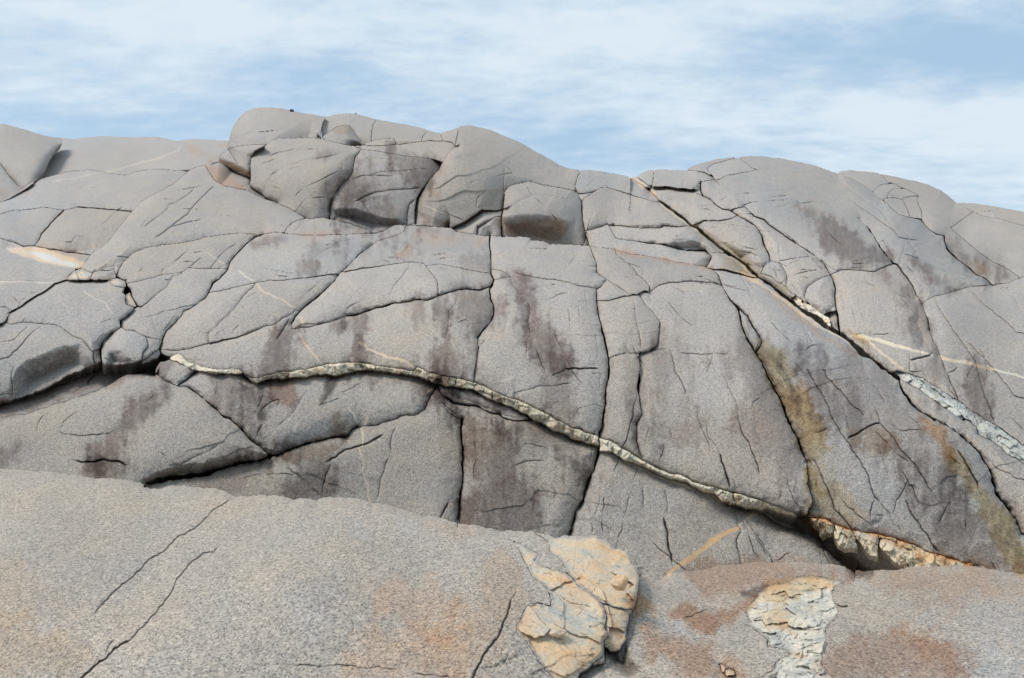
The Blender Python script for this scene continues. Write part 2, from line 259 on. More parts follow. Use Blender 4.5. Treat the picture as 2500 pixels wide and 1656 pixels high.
# cracks inside one rock: c clear, f fine, g soft groove, h heavy
CRACKS = '''
c A 1450,955 1560,915 1700,880 1870,858 1950,840 2060,825
f A 1450,960 1600,965 1700,975
f A 1640,840 1750,845 1870,860
d A 2060,835 1960,930 1870,1020 1800,1110 1660,1210 1600,1260 1480,1340
c A 1870,870 1780,940 1680,1000 1620,1020 1610,1060 1540,1110 1450,1170 1370,1240
f A 1420,1130 1370,1200 1335,1250
c A 1600,1255 1660,1225 1850,1180 2050,1140 2130,1125 2352,1125 B 500,1135 620,1180 720,1220 790,1240
f A 2050,1150 1960,1210 1880,1260
c A 640,415 850,415 1040,415 1120,435 1270,465
c A 1300,460 1440,445 1640,437
f A 1330,490 1500,494
f A 420,360 560,380 600,400
c A 100,1145 0,1270
f A 110,1060 300,970 500,910 700,830 960,780 1180,740
c A 410,1040 480,1010 620,930 750,870 900,790 1060,755 1200,742
f A 550,735 650,740 760,745
f A 600,970 800,970
c A 850,860 980,855
f A 1140,825 1240,820 1400,800 1560,800 1660,820
f A 1520,685 1700,682 1810,692
c A 600,1380 680,1380 720,1320 800,1330 880,1360
c A 940,1400 940,1450
f B 420,205 540,170 560,182 680,185 760,195 810,185
f B 230,290 400,260 620,220 760,190
c B 340,365 430,325 560,320 700,305 760,310
f B 440,290 480,255 640,260 700,280
g B 450,850 500,780
c B 600,560 700,520 850,490 1000,485 1300,495 1400,470
c B 530,640 650,590 690,575
c B 620,740 760,660 880,620 950,590 1100,570 1280,530 1480,490
f B 780,690 900,650 940,620 1100,575
f B 870,1080 860,1000 880,920 950,855 1080,800 1300,685
f B 560,900 590,800 640,740 720,690
c B 1320,620 1312,700 1305,800
f B 1150,1030 1150,1110
c B 1385,250 1430,220 1480,180 1520,170
f B 1640,200 1900,235 2100,285
f B 1700,345 1850,335 2050,352
c B 1400,785 1500,745 1620,740 1800,745
f B 1560,740 1700,700 1900,690 2140,680
c B 1430,990 1520,950 1640,900 1800,880 1950,872 2060,855
f B 1500,975 1540,1050 1610,1140 1700,1215
c B 1940,1210 1940,1110 1960,1020 2010,970
f B 1430,570 1600,570 1800,585 1960,590
c B 1500,490 1600,470 1750,478 2000,490 2200,500 2330,505
c B 1820,535 1900,550
c C 440,460 560,455 680,460 780,490 870,530
f C 960,580 960,660
c C 912,660 905,760 893,860 900,905
f C 935,790 915,900
c C 600,450 650,400 710,375
c C 490,350 620,325
f C 500,380 620,360
f C 950,390 1000,450
c C 1460,710 1510,760
f C 640,1060 650,960 740,870
f C 140,1020 300,1080 530,1175
g C 900,1090 960,1040 1050,985 1150,940 1300,930 1450,950
c C 1600,1140 1585,1245
f C 1660,870 1720,830 1790,770 1900,765 2080,775
f C 1930,960 1970,1130
f C 1870,1150 1930,1280
c C 1990,1340 2010,1440
f D 715,355 670,400 655,470
c D 1430,290 1480,340 1500,365
c D 1080,385 1150,345 1250,315 1370,295 1550,265 1700,262
c D 1500,365 1650,345 1750,330 1850,318 2000,318 2060,325
d D 2060,325 2110,380 2180,430 2260,480 E 620,430 700,490 800,560 900,620 970,690 1060,780
d E 640,550 760,630 880,710 960,770 1040,830 1110,880 1160,940 1230,955 1350,975
c D 1000,590 1100,540 1200,525 1350,515 1480,500 1560,485
c D 1210,650 1300,610 1450,600 1750,570
c D 1540,655 1650,630 1750,620
c D 1480,570 1600,545 1680,530 1720,560 1780,620 1870,610 1940,605
f D 1660,490 1760,465 1860,490 1780,520
f D 1770,535 1950,520
c D 1430,430 1560,475 1680,510 1740,570
c D 1110,565 1180,640
f D 780,650 950,630
f D 500,600 560,555 700,545 800,550
f D 870,790 1000,800 1160,820 1330,850
f D 860,840 1000,840
c D 560,930 700,918 800,915
c D 300,575 305,530 325,510
f D 1440,880 1530,890
c D 1570,1000 1575,1080 1600,1190
c D 1490,1160 1620,1165 1780,1135 1900,1130
c D 1400,1255 1500,1245 1600,1270
f D 1650,1205 1800,1150
c D 1650,1340 1750,1290 1900,1255 1950,1250
c D 1650,1360 1720,1420 1780,1500 1800,1560
f D 780,290 880,250
g D 500,450 560,455
c E 840,790 850,765 920,765 980,785 1040,830
c E 970,990 1010,980 1060,1060 1090,1110 1130,1190
c E 1230,955 1280,1020 1320,1070 1295,1120
c E 850,380 900,360 940,350
f E 840,430 850,380
f E 1380,430 1470,480 1560,560
f E 1600,690 1700,670 1850,690
f E 1920,840 1960,780 2050,755
f E 1800,860 1830,960
f E 400,590 480,630 570,670 650,750
c E 680,1190 830,1190 960,1165 1080,1180
c E 1220,1215 1300,1280
c E 1380,1210 1450,1330 1500,1370
f E 1560,1140 1650,1140
f E 1500,1440 1480,1400
f E 600,1480 620,1568
c F 0,495 80,530 140,580 205,645
c F 0,640 60,670 120,715
f F 0,470 120,510 260,530 370,535
f F 0,425 200,415 400,425 520,430
f F 0,210 90,150
f F 80,820 200,610 420,480 570,450
c F 390,830 440,780 500,680 530,650
c F 0,1240 90,1150 200,1030 330,900 410,830
f F 0,1080 120,980 280,850
c F 110,1560 115,1400 110,1300 140,1220
f F 950,810 1090,780
f F 1340,1160 1420,1120
c F 1025,1040 1060,960 1130,900
f F 980,1140 1080,1220
f F 1560,720 1700,680 1880,635
c F 1550,350 1550,310 1640,250 1750,170 1800,130 1850,55
c F 1800,155 1900,140 2030,120
c F 1810,290 1900,210 1940,180
f F 1350,770 1480,740 1600,700
f F 940,320 960,300 1100,210
c G 50,300 130,190 230,110 300,60
f G 230,290 400,300 580,295 800,340 950,360
f G 250,260 350,200 480,140
c G 390,90 480,75 650,60 800,50
c G 1000,90 1200,65 1300,45 1400,20 1570,15
c G 960,230 1100,150 1280,50
f G 1090,-10 1300,-5 1500,-15 1700,-50
c G 250,930 270,890 340,830
c G 90,950 140,900 300,830
c G 1255,790 1350,740 1360,680 1400,650 1480,620 1550,610
c G 850,880 940,830 1050,830
c G 1030,860 1100,825 1180,815
h G 800,790 760,870 690,975
f G 1630,185 1850,195 1950,235
c G 1990,85 1985,190 1960,235
c G 1960,230 1950,290 1870,400 1800,490 1770,560
f G 1860,200 1900,130 1970,60
f G 1500,870 1560,770 1620,700
c G 1870,0 1860,40 1830,75
c H 30,190 200,170 400,145 550,120
c H 270,210 400,190 600,190 750,175
f H 220,310 400,300 540,315 620,320
f H 640,325 560,400 460,470
c H 720,80 745,160 775,190
c H 780,160 830,150 930,150 1100,115 1300,105 1470,90
c H 830,150 870,225
c H 282,560 295,640
c H 480,540 440,640 380,710 370,840 345,970
f H 720,640 770,620
f H 450,830 560,770
d H 1000,350 1200,375 1400,410 1550,435 1640,465 1780,485
c H 1150,515 1230,475 1300,465 1410,445
c H 1290,615 1350,590 1420,545 1530,530
f H 1550,670 1620,620 1700,610 1780,605
f H 1625,380 1640,510
c H 1800,500 1920,505 2100,530
h H 1480,1260 1600,1255 1800,1252
c H 1350,1330 1400,1300 1480,1275 1500,1200
c H 1730,1295 1800,1305 1880,1300
c H 1050,1490 1250,1420 1400,1420 1550,1390
f H 990,1495 1180,1460
g H 1900,1200 1850,1210 1700,1230
f H 1580,1700 1620,1640 1700,1615 1780,1605 1840,1620
c H 1970,150 2050,220 2120,280 2160,340
c H 2235,310 2240,390 2290,430
c H 2140,570 2150,680 2165,830
f H 1910,640 2000,595
f H 640,980 700,1000 730,900
c H 730,900 720,990 650,1055
d I 185,350 195,450 210,580 230,660 250,780 265,830
c I 330,290 335,340 355,390
c I 220,880 320,855 450,830 510,830
d I 520,840 560,920 580,1040 640,1140 690,1240 690,1290
c I 620,880 830,890 1000,880 1150,890 1200,895
f I 1060,935 1200,935
c I 680,80 740,160 760,230 830,310 890,365
c I 1045,1070 1090,1180 1150,1300 1185,1400 1185,1560
f I 1310,1400 1340,1340 1410,1290
d I 1850,1020 1900,1130 1990,1280 2060,1440 J 545,1568 O 560,180 620,270 700,360 780,500 860,640 920,830 980,880
c O 980,880 1050,960 1120,1080 1190,1170
c I 1850,660 1870,730 1920,780
c I 1820,860 1880,800 1970,795 2050,890 2110,970
f I 1600,900 1750,980 1850,1100
d J 430,1000 480,1110 600,1240 690,1360 800,1440 840,1480
c J 800,1000 850,1100 950,1210 1020,1350
f J 940,1430 980,1568
c J 870,740 880,870
c J 1300,740 1350,830 1365,910 1390,960 1380,1010 1420,1130
h J 1255,945 1350,920 1450,900 1480,870
c J 1255,860 1255,1040 1300,1050 1430,1035
c J 1620,1060 1690,1040 1720,1010
c J 1640,1180 1650,1240 1720,1320
d J 1510,335 1540,430 1590,520 1660,620 1750,750 1830,870 1890,960 1930,1100 1970,1250 2030,1420 2060,1540
c J 1880,975 1820,1090 1830,1200
d J 1820,770 1900,860 2060,1020 2150,1130 2260,1280 2352,1400
d J 1830,265 1960,400 2100,510 2200,590 2290,680 2352,750
f J 2280,390 2290,480 2352,560
c J 600,280 635,400 625,540
f J 1750,1110 1780,1150
c J 1240,250 1270,350 1180,260
c J 1430,1290 1480,1400 1530,1430
d O 940,0 980,130 1100,260 1180,370 1260,470 1350,600 1430,720
h O 660,290 780,220 880,160 930,130 980,130
c O 1100,130 1150,190 1200,210 1300,200 1420,200
c O 1190,590 1270,740 1320,860 1350,910
d O 1220,880 1300,1030 1390,1180 1480,1290 1560,1360
c O 1540,1100 1600,980 1650,890 1640,820
g O 1020,1020 960,1090 880,1110
d O 330,470 400,600 480,800 550,960 640,1080 740,1190
h O 1720,380 1780,500 1850,600 1920,750
c O 350,240 430,210 480,170
c O 940,1010 1020,1020
c O 1940,410 2100,570 2352,780
c O 2030,1450 2100,1540
c O 2240,1480 2260,1568
f O 1780,1060 1800,1160
c N 270,700 290,950
c N 480,750 510,880 515,1000
h N 480,1050 495,1150 510,1280 540,1400 550,1480
c N 1130,900 1155,1000 1180,1100 1200,1160 1165,1250 1190,1380 1215,1490
c N 980,360 1020,470
h N 1010,430 1060,580 1100,740
d N 1185,110 1210,210 1280,320 1330,440 1365,540 1385,620
f N 880,170 910,280 980,370
c N 1340,150 1400,290
c N 1650,700 1720,830 1770,950
f N 940,1340 990,1500
f N 530,170 545,300
f N 1560,1440 1620,1390 1690,1360
f N 1400,1050 1380,1100
c L 980,210 930,270 890,340 860,410 820,460 700,540
f L 120,50 125,180 100,270
c L 500,390 540,290 570,200
c L 480,680 520,590 550,540
c L 540,390 640,320 700,310 690,390
h L 1150,890 1260,840 1330,790 1470,740 1560,710 1700,640
c L 1815,560 1790,650 1770,720 1780,800
c L 1750,860 1730,930 1690,1020 1660,1160 1655,1285
c L 780,940 880,1020 980,1110 1110,1240
f L 380,1060 560,1015 760,1020 860,1015
c L 1120,1240 1130,1130 1200,920
c L 1410,440 1410,560
f L 1300,240 1380,200 1500,130
f L 1060,350 1180,320 1280,300
c L 60,465 170,470
f L 1440,380 1450,340
c K 570,560 570,600 620,625 800,645 1000,630 1090,625 1130,635
f K 570,560 640,480 760,400
h K 740,880 860,880 1000,875 1150,900 1210,935
f K 680,860 760,880
c K 1540,800 1580,850 1620,920 1720,915 1860,850 2000,790 2100,720
f K 1640,1010 1800,960 1880,900
f K 1410,310 1480,240
c K 340,610 370,520 420,450 500,390
f K 0,280 110,240 110,160 
h K 840,150 900,80 960,20
c K 440,260 540,280 700,230 820,150
c K 500,290 640,260
c K 0,420 300,350 640,260
h K 460,190 700,110 960,10
c M 1020,935 1100,905 1180,890 1280,890
f M 1070,760 1120,735 1200,735 1320,760 1450,830
f M 1390,780 1520,860
h M 370,1290 330,1370 290,1430
c M 1710,950 1720,1040 1690,1180
c M 1740,1450 1750,1530 1745,1600
f M 850,560 860,610 880,640
f M 770,670 790,780
f M 640,1290 650,1400
f M 1180,1380 1210,1200 1130,1080
f M 300,310 500,500
f M 2210,1060 2250,1300
c M 1690,1280 1740,1400
c M 375,100 385,160
h M 435,110 430,160
c M 610,140 600,200
h M 795,230 795,290
c M 1040,330 1050,390
c M 1270,420 1245,490
c M 1475,530 1465,610
c M 1565,580 1560,670
c M 1690,640 1680,700
c M 2110,800 2060,850
c M 180,50 190,130
c M 520,150 480,180 
c M 700,190 720,240
c M 900,270 920,330
c G 1500,1200 1480,1250
c G 1220,1230 1150,1310 1050,1290
c G 760,1350 800,1310 700,1290
c G 950,1340 1020,1290
c G 2150,1310 2140,1360
c N 450,590 440,630
c N 640,640 660,690
c N 860,720 880,770
c N 950,750 940,800
h N 1130,790 1150,880
c N 1390,880 1380,950
d R 1690,245 1650,280 1530,370 1420,470 1290,560 1180,650 1090,700 980,820 820,950 740,1040 680,1100
d R 1600,610 1560,650 1480,660 1410,720 1350,800 1290,860 1250,940 1150,1070 1060,1170 930,1290
h R 930,1290 850,1350 720,1450 600,1568 500,1650
c R 860,1270 720,1420 680,1470
f R 1140,360 1150,380
c S 1965,800 1970,930 1940,990
h S 1940,990 1900,1100 1830,1260 1740,1400 1640,1568 1590,1650
c S 200,1470 700,1475 1000,1490 1250,1530 1500,1560
f S 870,335 1000,350 1220,380
c P 1840,1010 1990,940 2110,900 2200,880
c P 120,1440 200,1300
c P 570,1130 620,1180 700,1205
f P 340,490 550,520
f P 660,780 760,860 960,910
c P 1080,940 1280,1000
c Q 0,720 80,690 180,665
f Q 120,480 170,470
h Q 1010,640 1050,660 1110,670
c Q 455,755 500,810 560,860 600,850
c Q 600,850 680,830 780,800
c Q 440,620 600,640 740,620
c Q 560,740 640,700 700,700
c Q 740,570 760,620 850,660
c Q 680,900 740,920 830,900 840,980
c Q 650,960 620,900 600,860
c Q 820,880 930,830
c Q 780,1000 900,1000
c Q 690,1100 800,1110 920,1160
c Q 540,530 700,520 750,560 880,540
c Q 860,640 960,690
f Q 900,500 1020,490
f R 400,700 420,720
'''
# ---------------------------------------------------------------- raster helpers
MARG = 300
U0, V0, U1, V1 = -MARG, 215, 2500 + MARG, 1656 + 170
W_ = int((U1 - U0) / STEP) + 1; H_ = int((V1 - V0) / STEP) + 1
rng = np.random.default_rng(7)
def vnoise(cell, seed, ax=1.0, ay=1.0):
    """smooth value noise over the survey grid, wavelength in photo pixels, about -1..1"""
    r = np.random.default_rng(seed)
    cu, cv = cell * ax, cell * ay
    gw, gh = int((U1 - U0) / cu) + 5, int((V1 - V0) / cv) + 5
    g = r.random((gh, gw)) * 2 - 1
    x = np.arange(W_) * STEP / cu + 1; y = np.arange(H_) * STEP / cv + 1
    def wts(t):
        f = t - np.floor(t)
        return np.floor(t).astype(int), np.stack([(1 - f) ** 3 / 6, (3 * f ** 3 - 6 * f ** 2 + 4) / 6, (-3 * f ** 3 + 3 * f ** 2 + 3 * f + 1) / 6, f ** 3 / 6])
    ix, wx = wts(x); iy, wy = wts(y)
    tmp = sum(g[:, ix + k - 1] * wx[k] for k in range(4))
    return (sum(tmp[iy + k - 1, :] * wy[k][:, None] for k in range(4)) * 1.6).astype(np.float32)
uu = (U0 + np.arange(W_) * STEP)[None, :].astype(np.float32); vv = (V0 + np.arange(H_) * STEP)[:, None].astype(np.float32)
persp = np.clip(.55 + (vv - 560) / 900, .5, 1.6)                      # nearer rock shows its wobble larger
WU = uu + (vnoise(34, 1) * 2.2 + vnoise(13, 2) * 1.6 + vnoise(6, 3) * 1.1) * persp
WV = vv + (vnoise(34, 4) * 2.2 + vnoise(13, 5) * 1.6 + vnoise(6, 6) * 1.1) * persp
def window(x0, y0, x1, y1, m):
    i0 = max(0, int((x0 - m - U0) / STEP)); i1 = min(W_, int((x1 + m - U0) / STEP) + 2)
    j0 = max(0, int((y0 - m - V0) / STEP)); j1 = min(H_, int((y1 + m - V0) / STEP) + 2)
    return slice(j0, max(j0, j1)), slice(i0, max(i0, i1))
def polydist(P, m, want_side=False):
    """distance (and side) to an open line inside a window around it"""
    sl = window(P[:, 0].min(), P[:, 1].min(), P[:, 0].max(), P[:, 1].max(), m)
    x = WU[sl]; y = WV[sl]
    D = np.full(x.shape, 1e9, np.float32); S = np.zeros(x.shape, np.float32) if want_side else None
    T = np.zeros(x.shape, np.float32)
    L = 0.0
    for (ax, ay), (bx, by) in zip(P[:-1], P[1:]):
        dx, dy = bx - ax, by - ay; l2 = dx * dx + dy * dy
        if l2 < 1e-6: continue
        s2 = window(min(ax, bx), min(ay, by), max(ax, bx), max(ay, by), m + 3)
        r0 = max(0, s2[0].start - sl[0].start); r1 = s2[0].stop - sl[0].start; c0 = max(0, s2[1].start - sl[1].start); c1 = s2[1].stop - sl[1].start
        q = (slice(r0, r1), slice(c0, c1)); X = x[q]; Y = y[q]
        if X.size == 0: L += math.sqrt(l2); continue
        t = np.clip(((X - ax) * dx + (Y - ay) * dy) / l2, 0, 1)
        ex = X - (ax + t * dx); ey = Y - (ay + t * dy); d = np.sqrt(ex * ex + ey * ey)
        b = d < D[q]
        D[q] = np.where(b, d, D[q]); T[q] = np.where(b, L + t * math.sqrt(l2), T[q])
        if want_side: S[q] = np.where(b, dx * ey - dy * ex, S[q])     # >0: right hand side (y down)
        L += math.sqrt(l2)
    return sl, D, S, T, L
def inside(P, sl, warp=True):
    x = WU[sl] if warp else np.broadcast_to(uu, WU.shape)[sl]; y = WV[sl] if warp else np.broadcast_to(vv, WU.shape)[sl]
    c = np.zeros(x.shape, bool)
    for (ax, ay), (bx, by) in zip(P, np.roll(P, -1, 0)):
        if abs(by - ay) < 1e-9: continue
        c ^= ((ay > y) != (by > y)) & (x < (bx - ax) * (y - ay) / (by - ay) + ax)
    return c
def sdf(P, m):
    Q = np.vstack([P, P[:1]]); sl, D, _, _, _ = polydist(Q, m)
    D = np.minimum(D, m); ins = inside(P, sl)
    # far inside the window the distance is capped; fine for soft edges
    return sl, np.where(ins, D, -D)
def smooth(t): t = np.clip(t, 0, 1); return t * t * (3 - 2 * t)

# ---------------------------------------------------------------- joints -> rocks
#        gap   left r,k     right r,k
KIND = dict(Z=(0, 0, 0, 46, 3.2), S=(.25, 0, 0, 24, 3.0), V=(1.4, 8, 1.0, 12, 2.4), W=(1.7, 12, 1.9, 12, 1.9),
            X=(4.4, 16, 2.2, 16, 2.2), J=(.5, 7, 1.2, 7, 1.2), T=(.2, 4, .5, 4, .5), U=(.0, 3, .25, 3, .25))
chains = []
for line in JOINTS.strip().splitlines():
    k, rest = line.split(None, 1); P = pts(rest)
    if len(P) > 1 and np.ptp(P, 0).max() > 1: chains.append([k, P])
segs = np.array([[*a, *b, i] for i, (k, P) in enumerate(chains) for a, b in zip(P[:-1], P[1:])])
def nearest(p, skip, lim):
    S = segs if skip is None else segs[segs[:, 4] != skip]
    d = S[:, 2:4] - S[:, :2]; t = np.clip(((p - S[:, :2]) * d).sum(1) / np.maximum((d * d).sum(1), 1e-9), 0, 1)
    q = S[:, :2] + t[:, None] * d; r = np.hypot(*(q - p).T); i = r.argmin()
    return (q[i], r[i])
for i, c in enumerate(chains):
    P = c[1]
    for end in (0, -1):
        p = P[end]; nb = P[1] if end == 0 else P[-2]; d = (p - nb) / (np.hypot(*(p - nb)) + 1e-9); q = None
        if p[0] < 10 or p[0] > 2490 or p[1] > 1648:
            if p[0] < 10: d = np.array([-1, d[1] * .35])
            elif p[0] > 2490: d = np.array([1, d[1] * .35])
            q = p + d * (MARG + 60) if p[1] < 1640 else p + d * 240
        elif np.hypot(*(P[0] - P[-1])) > 3:
            n, r = nearest(p, i, 18)
            if .3 < r < 18: q = n + (n - p) / r * 1.0
        if q is not None: P = np.vstack([q, P]) if end == 0 else np.vstack([P, q])
    c[1] = P
JD = np.full((H_, W_), 99., np.float32)          # distance to the nearest joint less its half gap
RND = np.zeros((H_, W_), np.float32)
JT = np.full((H_, W_), 99., np.float32)         # the same with the true width of the opening
OPEN = np.full((H_, W_), 99., np.float32)       # distance to a skyline or crest
farther = np.clip(.65 + (vv - 480) / 900, .5, 1.25) + 0 * uu
gapmod = 1 + .45 * vnoise(60, 11) + .45 * vnoise(17, 12) + .4 * vnoise(7, 15)
chip = np.clip(1 + .9 * vnoise(11, 16) + .5 * vnoise(5, 17), .2, 2.4)
depthmod = 1 + .5 * vnoise(120, 13)
PIL = np.zeros((H_, W_), np.float32)
BACK = np.zeros((H_, W_), bool)
PK_ = dict(W=(60, 1.15), X=(70, 1.1), J=(44, .8), V=(34, .7), S=(80, .8), Z=(120, 1.0))
for k, P in chains:
    g, lr, lk, rr, rk = KIND[k]; pr_, pk_ = PK_.get(k, (1, 0)); m = max(lr, rr, 8, pr_) + 4
    big = P[:, 1].mean() > 1100
    sl, D, S, T, L = polydist(P, m, True)
    ga = g * np.clip(gapmod[sl], .12, 2.6) * farther[sl]
    JT[sl] = np.minimum(JT[sl], D - ga); JD[sl] = np.minimum(JD[sl], D - np.maximum(ga, .78 * STEP))
    if k in 'ZS': BACK[sl] = np.where(D < OPEN[sl], S < 0, BACK[sl]); OPEN[sl] = np.minimum(OPEN[sl], D)
    if pk_:
        f = np.clip(1 - D / pr_, 0, 1); pv = .5 * pk_ * pr_ * f * f * (np.where(S > 0, 1, 0) if k in 'ZS' else 1) * np.clip(.4 + .8 * depthmod[sl], .3, 1.8)
        PIL[sl] = np.maximum(PIL[sl], pv)
    for r, kk, mask in ((lr, lk, S <= 0), (rr, rk, S > 0)):
        if r == 0: continue
        f = np.clip(1 - D / r, 0, 1)
        pr = kk * r * (1 - np.sqrt(np.clip(1 - f * f, 0, 1))) * np.where(mask, 1, 0)
        if k in 'JWT': pr = pr * np.clip(depthmod[sl], .25, 1.7) * farther[sl] * chip[sl]
        RND[sl] = np.maximum(RND[sl], pr)
# carve the smaller cracks
CRK = np.zeros((H_, W_), np.float32); N23 = vnoise(23, 14)
CK = dict(c=(1.7, 10), f=(1.3, 6), g=(11, 7), h=(2.7, 26), d=(2.0, 15))
for line in CRACKS.strip().splitlines():
    k, rest = line.split(None, 1); P = pts(rest)
    for e in (0, -1):
        if P[e][0] < 8: P[e][0] = -60
        if P[e][0] > 2492: P[e][0] = 2560
    wd, dp = CK[k]; near = 1.25 if P[:, 1].mean() > 1250 else 1
    wd *= near
    sl, D, S, T, L = polydist(P, 12)
    taper = smooth(np.minimum(T, L - T) / 18 + .35)
    broken = np.clip(.65 + .75 * gapmod[sl] * N23[sl] + .25, .15, 1.3) if k not in 'hd' else 1
    f = np.clip(1 - D / wd, 0, 1) ** (1 if k != 'g' else 2)
    CRK[sl] = np.maximum(CRK[sl], dp * f * taper * broken)
    if k in 'chd':
        CRK[sl] = np.maximum(CRK[sl], 3.6 * np.clip(1 - D / 9, 0, 1) ** 2 * taper)
# hairlines that run with the joints around them, too many to survey one by one
rh = random.Random(21); allseg = segs.copy()
for _ in range(290):
    x, y = rh.choice([rh.uniform(0, 2500), rh.uniform(1300, 2500)]), rh.choice([rh.uniform(380, 760), rh.uniform(560, 1330)])
    dd = np.hypot((allseg[:, 0] + allseg[:, 2]) / 2 - x, (allseg[:, 1] + allseg[:, 3]) / 2 - y) + [0] * len(allseg)
    ln_ = np.hypot(allseg[:, 2] - allseg[:, 0], allseg[:, 3] - allseg[:, 1]); i = np.argsort(dd / (ln_ + 8))[rh.randrange(3)]
    a_ = math.atan2(allseg[i, 3] - allseg[i, 1], allseg[i, 2] - allseg[i, 0]) + rh.gauss(0, .16)
    if y > 700 and abs(math.sin(a_)) < .55: continue
    n_ = rh.randint(3, 9) + (rh.random() < .35) * rh.randint(5, 12); P = [(x, y)]
    for _k in range(n_):
        st_ = rh.uniform(9, 20) * (.7 + .5 * (y > 700)); x += math.cos(a_) * st_; y += math.sin(a_) * st_; a_ += rh.gauss(0, .09); P.append((x, y))
    sl, D, S, T, L = polydist(np.array(P), 8)
    if D.size == 0: continue
    tp = smooth(np.minimum(T, L - T) / 22); CRK[sl] = np.maximum(CRK[sl], rh.uniform(5, 11) * np.clip(1 - D / 1.5, 0, 1) * tp * np.clip(.6 + 1.1 * N23[sl], 0, 1.3))
# connected components of rock between the joints
mask = JD > 0
lab = np.zeros((H_, W_), np.int32); parent = [0]
def find(a):
    while parent[a] != a: parent[a] = parent[parent[a]]; a = parent[a]
    return a
prev = []
for j in range(H_):
    row = mask[j]; d = np.diff(np.concatenate([[0], row.view(np.int8), [0]])); st = np.where(d == 1)[0]; en = np.where(d == -1)[0]
    cur = []; pi = 0
    for a, b in zip(st, en):
        l = 0
        while pi < len(prev) and prev[pi][1] <= a: pi += 1
        q = pi
        while q < len(prev) and prev[q][0] < b:
            r = find(prev[q][2])
            if l == 0: l = r
            elif r != l: parent[r] = l
            q += 1
        if l == 0: parent.append(len(parent)); l = len(parent) - 1
        cur.append((a, b, l)); lab[j, a:b] = l
    prev = cur
root = np.array([find(i) for i in range(len(parent))]); lab = root[lab]
areas = np.bincount(lab.ravel())
def comp_at(p):
    j = int(round((p[1] - V0) / STEP)); i = int(round((p[0] - U0) / STEP)); i = max(0, min(W_ - 1, i)); j = max(0, min(H_ - 1, j))
    for r in range(0, 9):
        w_ = lab[max(0, j - r):j + r + 1, max(0, i - r):i + r + 1]; w_ = w_[w_ > 0]
        if w_.size: return int(np.bincount(w_).argmax())
    return 0
# ---------------------------------------------------------------- tilted facets: rate, width, outline
FACETS = '''
2.3 60@630,309 B 590,440 640,390 700,340 800,290 900,240 980,215 1040,200 1110,260 1160,420 900,600 560,500
1.6 40@892,312@982,327@1050,331@1098,333 B 1150,180 1190,270 1260,290 1400,270 1500,282 1600,285 1800,335 2050,352 2300,372 2300,600 1100,600 1110,300
2.6 70@545,426 B 120,560 150,545 300,545 400,520 470,505 520,800 100,900
1.7 60@1273,471 C 830,1180 870,1130 960,1105 1200,1095 1350,1125 1450,1150 1590,1180 1610,1240 1690,1400 1720,1600 830,1600
2.5 70 D 150,300 300,400 400,368 470,378 560,410 640,425 720,425 800,400 900,420 900,600 300,600 200,450
1.3 50@1142,381 C 640,1060 740,880 880,850 905,900 905,1200 700,1100
2.6 60 D -100,860 -100,805 120,815 240,800 440,800 540,790 700,800 760,835 600,900 440,900
2.8 70 D 430,1010 500,990 560,940 640,925 800,930 860,940 1000,1150 600,1150
2.4 70 D 1000,990 1060,980 1200,1040 1340,1070 1290,1180 1400,1400 1200,1300
2.4 50 D 1300,1180 1380,1165 1470,1160 1500,1200 1450,1300 1350,1400
2.2 55 D 1820,1500 1900,1560 I 2000,430 2110,400 2150,600 1900,600 1800,400
2.4 60@174,531 A 560,1430 700,1330 900,1270 1050,1190 1180,1120 1280,1060 1350,1200 1000,1600 500,1600
2.4 50 A 20,1330 120,1320 200,1370 250,1480 0,1480
2.0 50@46,386 A 420,400 560,380 640,410 600,520 500,640 420,800 300,900 150,900 300,780 420,640 500,520
2.2 35 A 1030,700 1130,712 1215,700 1300,690 1300,780 1000,780
2.6 70@76,808 F 150,1250 250,1160 450,1090 600,1020 760,1000 850,1060 950,1300 500,1500 100,1620 60,1500
2.2 60 F 860,1000 950,930 1060,880 1150,900 1000,1200 880,1200
2.4 60 F 1030,1050 1100,1060 1170,1080 1230,1140 1300,1180 1200,1300 1000,1300 980,1160
1.2 35@500,456 A 1080,1540 1300,1415 1460,1385 1650,1335 1850,1295 2050,1255 2180,1285 2200,1400 1500,1500 1200,1640 1050,1620
1.8 40 F 1130,240 1250,130 1330,140 1150,330 940,330 1000,250
2.0 50 B 480,1400 560,1350 680,1320 760,1330 770,1370 650,1390
1.7 30 J 1200,560 1300,480 1330,360 1480,640 1480,850 1330,860
2.4 60 B 1990,1220 1900,1280 1600,1320 1200,1200 1190,1050 1300,1040 1450,1050 1700,1130 1850,1150
1.3 60@711,371 B 430,780 560,900 620,1000 860,1120 700,1120 400,1000
1.0 60@1142,381 C 60,1220 60,1060 300,1150 530,1200 600,1330 60,1330
2.6 60@351,952 K 1700,900 1950,890 2150,830 2352,840 2420,950 1300,1200 1350,1050
1.8 40 M 300,160 600,215 900,350 1190,495 900,520 400,360
2.0 30 M 1540,640 1830,740 1830,800 1640,740
1.1 50 N 1380,950 1480,940 1600,985 1790,1015 1900,1150 2050,1350 2250,1500 2000,1400 1500,1120
1.6 40 E 1560,930 1700,1000 1760,1150 1700,1170 1620,1080
1.8 40 E 560,330 700,300 640,360 800,420 900,520 800,470 650,400
2.4 26 E 1900,700 2060,690 2120,780 2100,820 1900,760
2.6 60 P 1290,1190 1400,1480 1320,1600 1100,1450 1080,1330 1100,1260 1220,1290
2.0 40 P 1080,1150 1110,1150 1000,1400 950,1450 1040,1300
'''
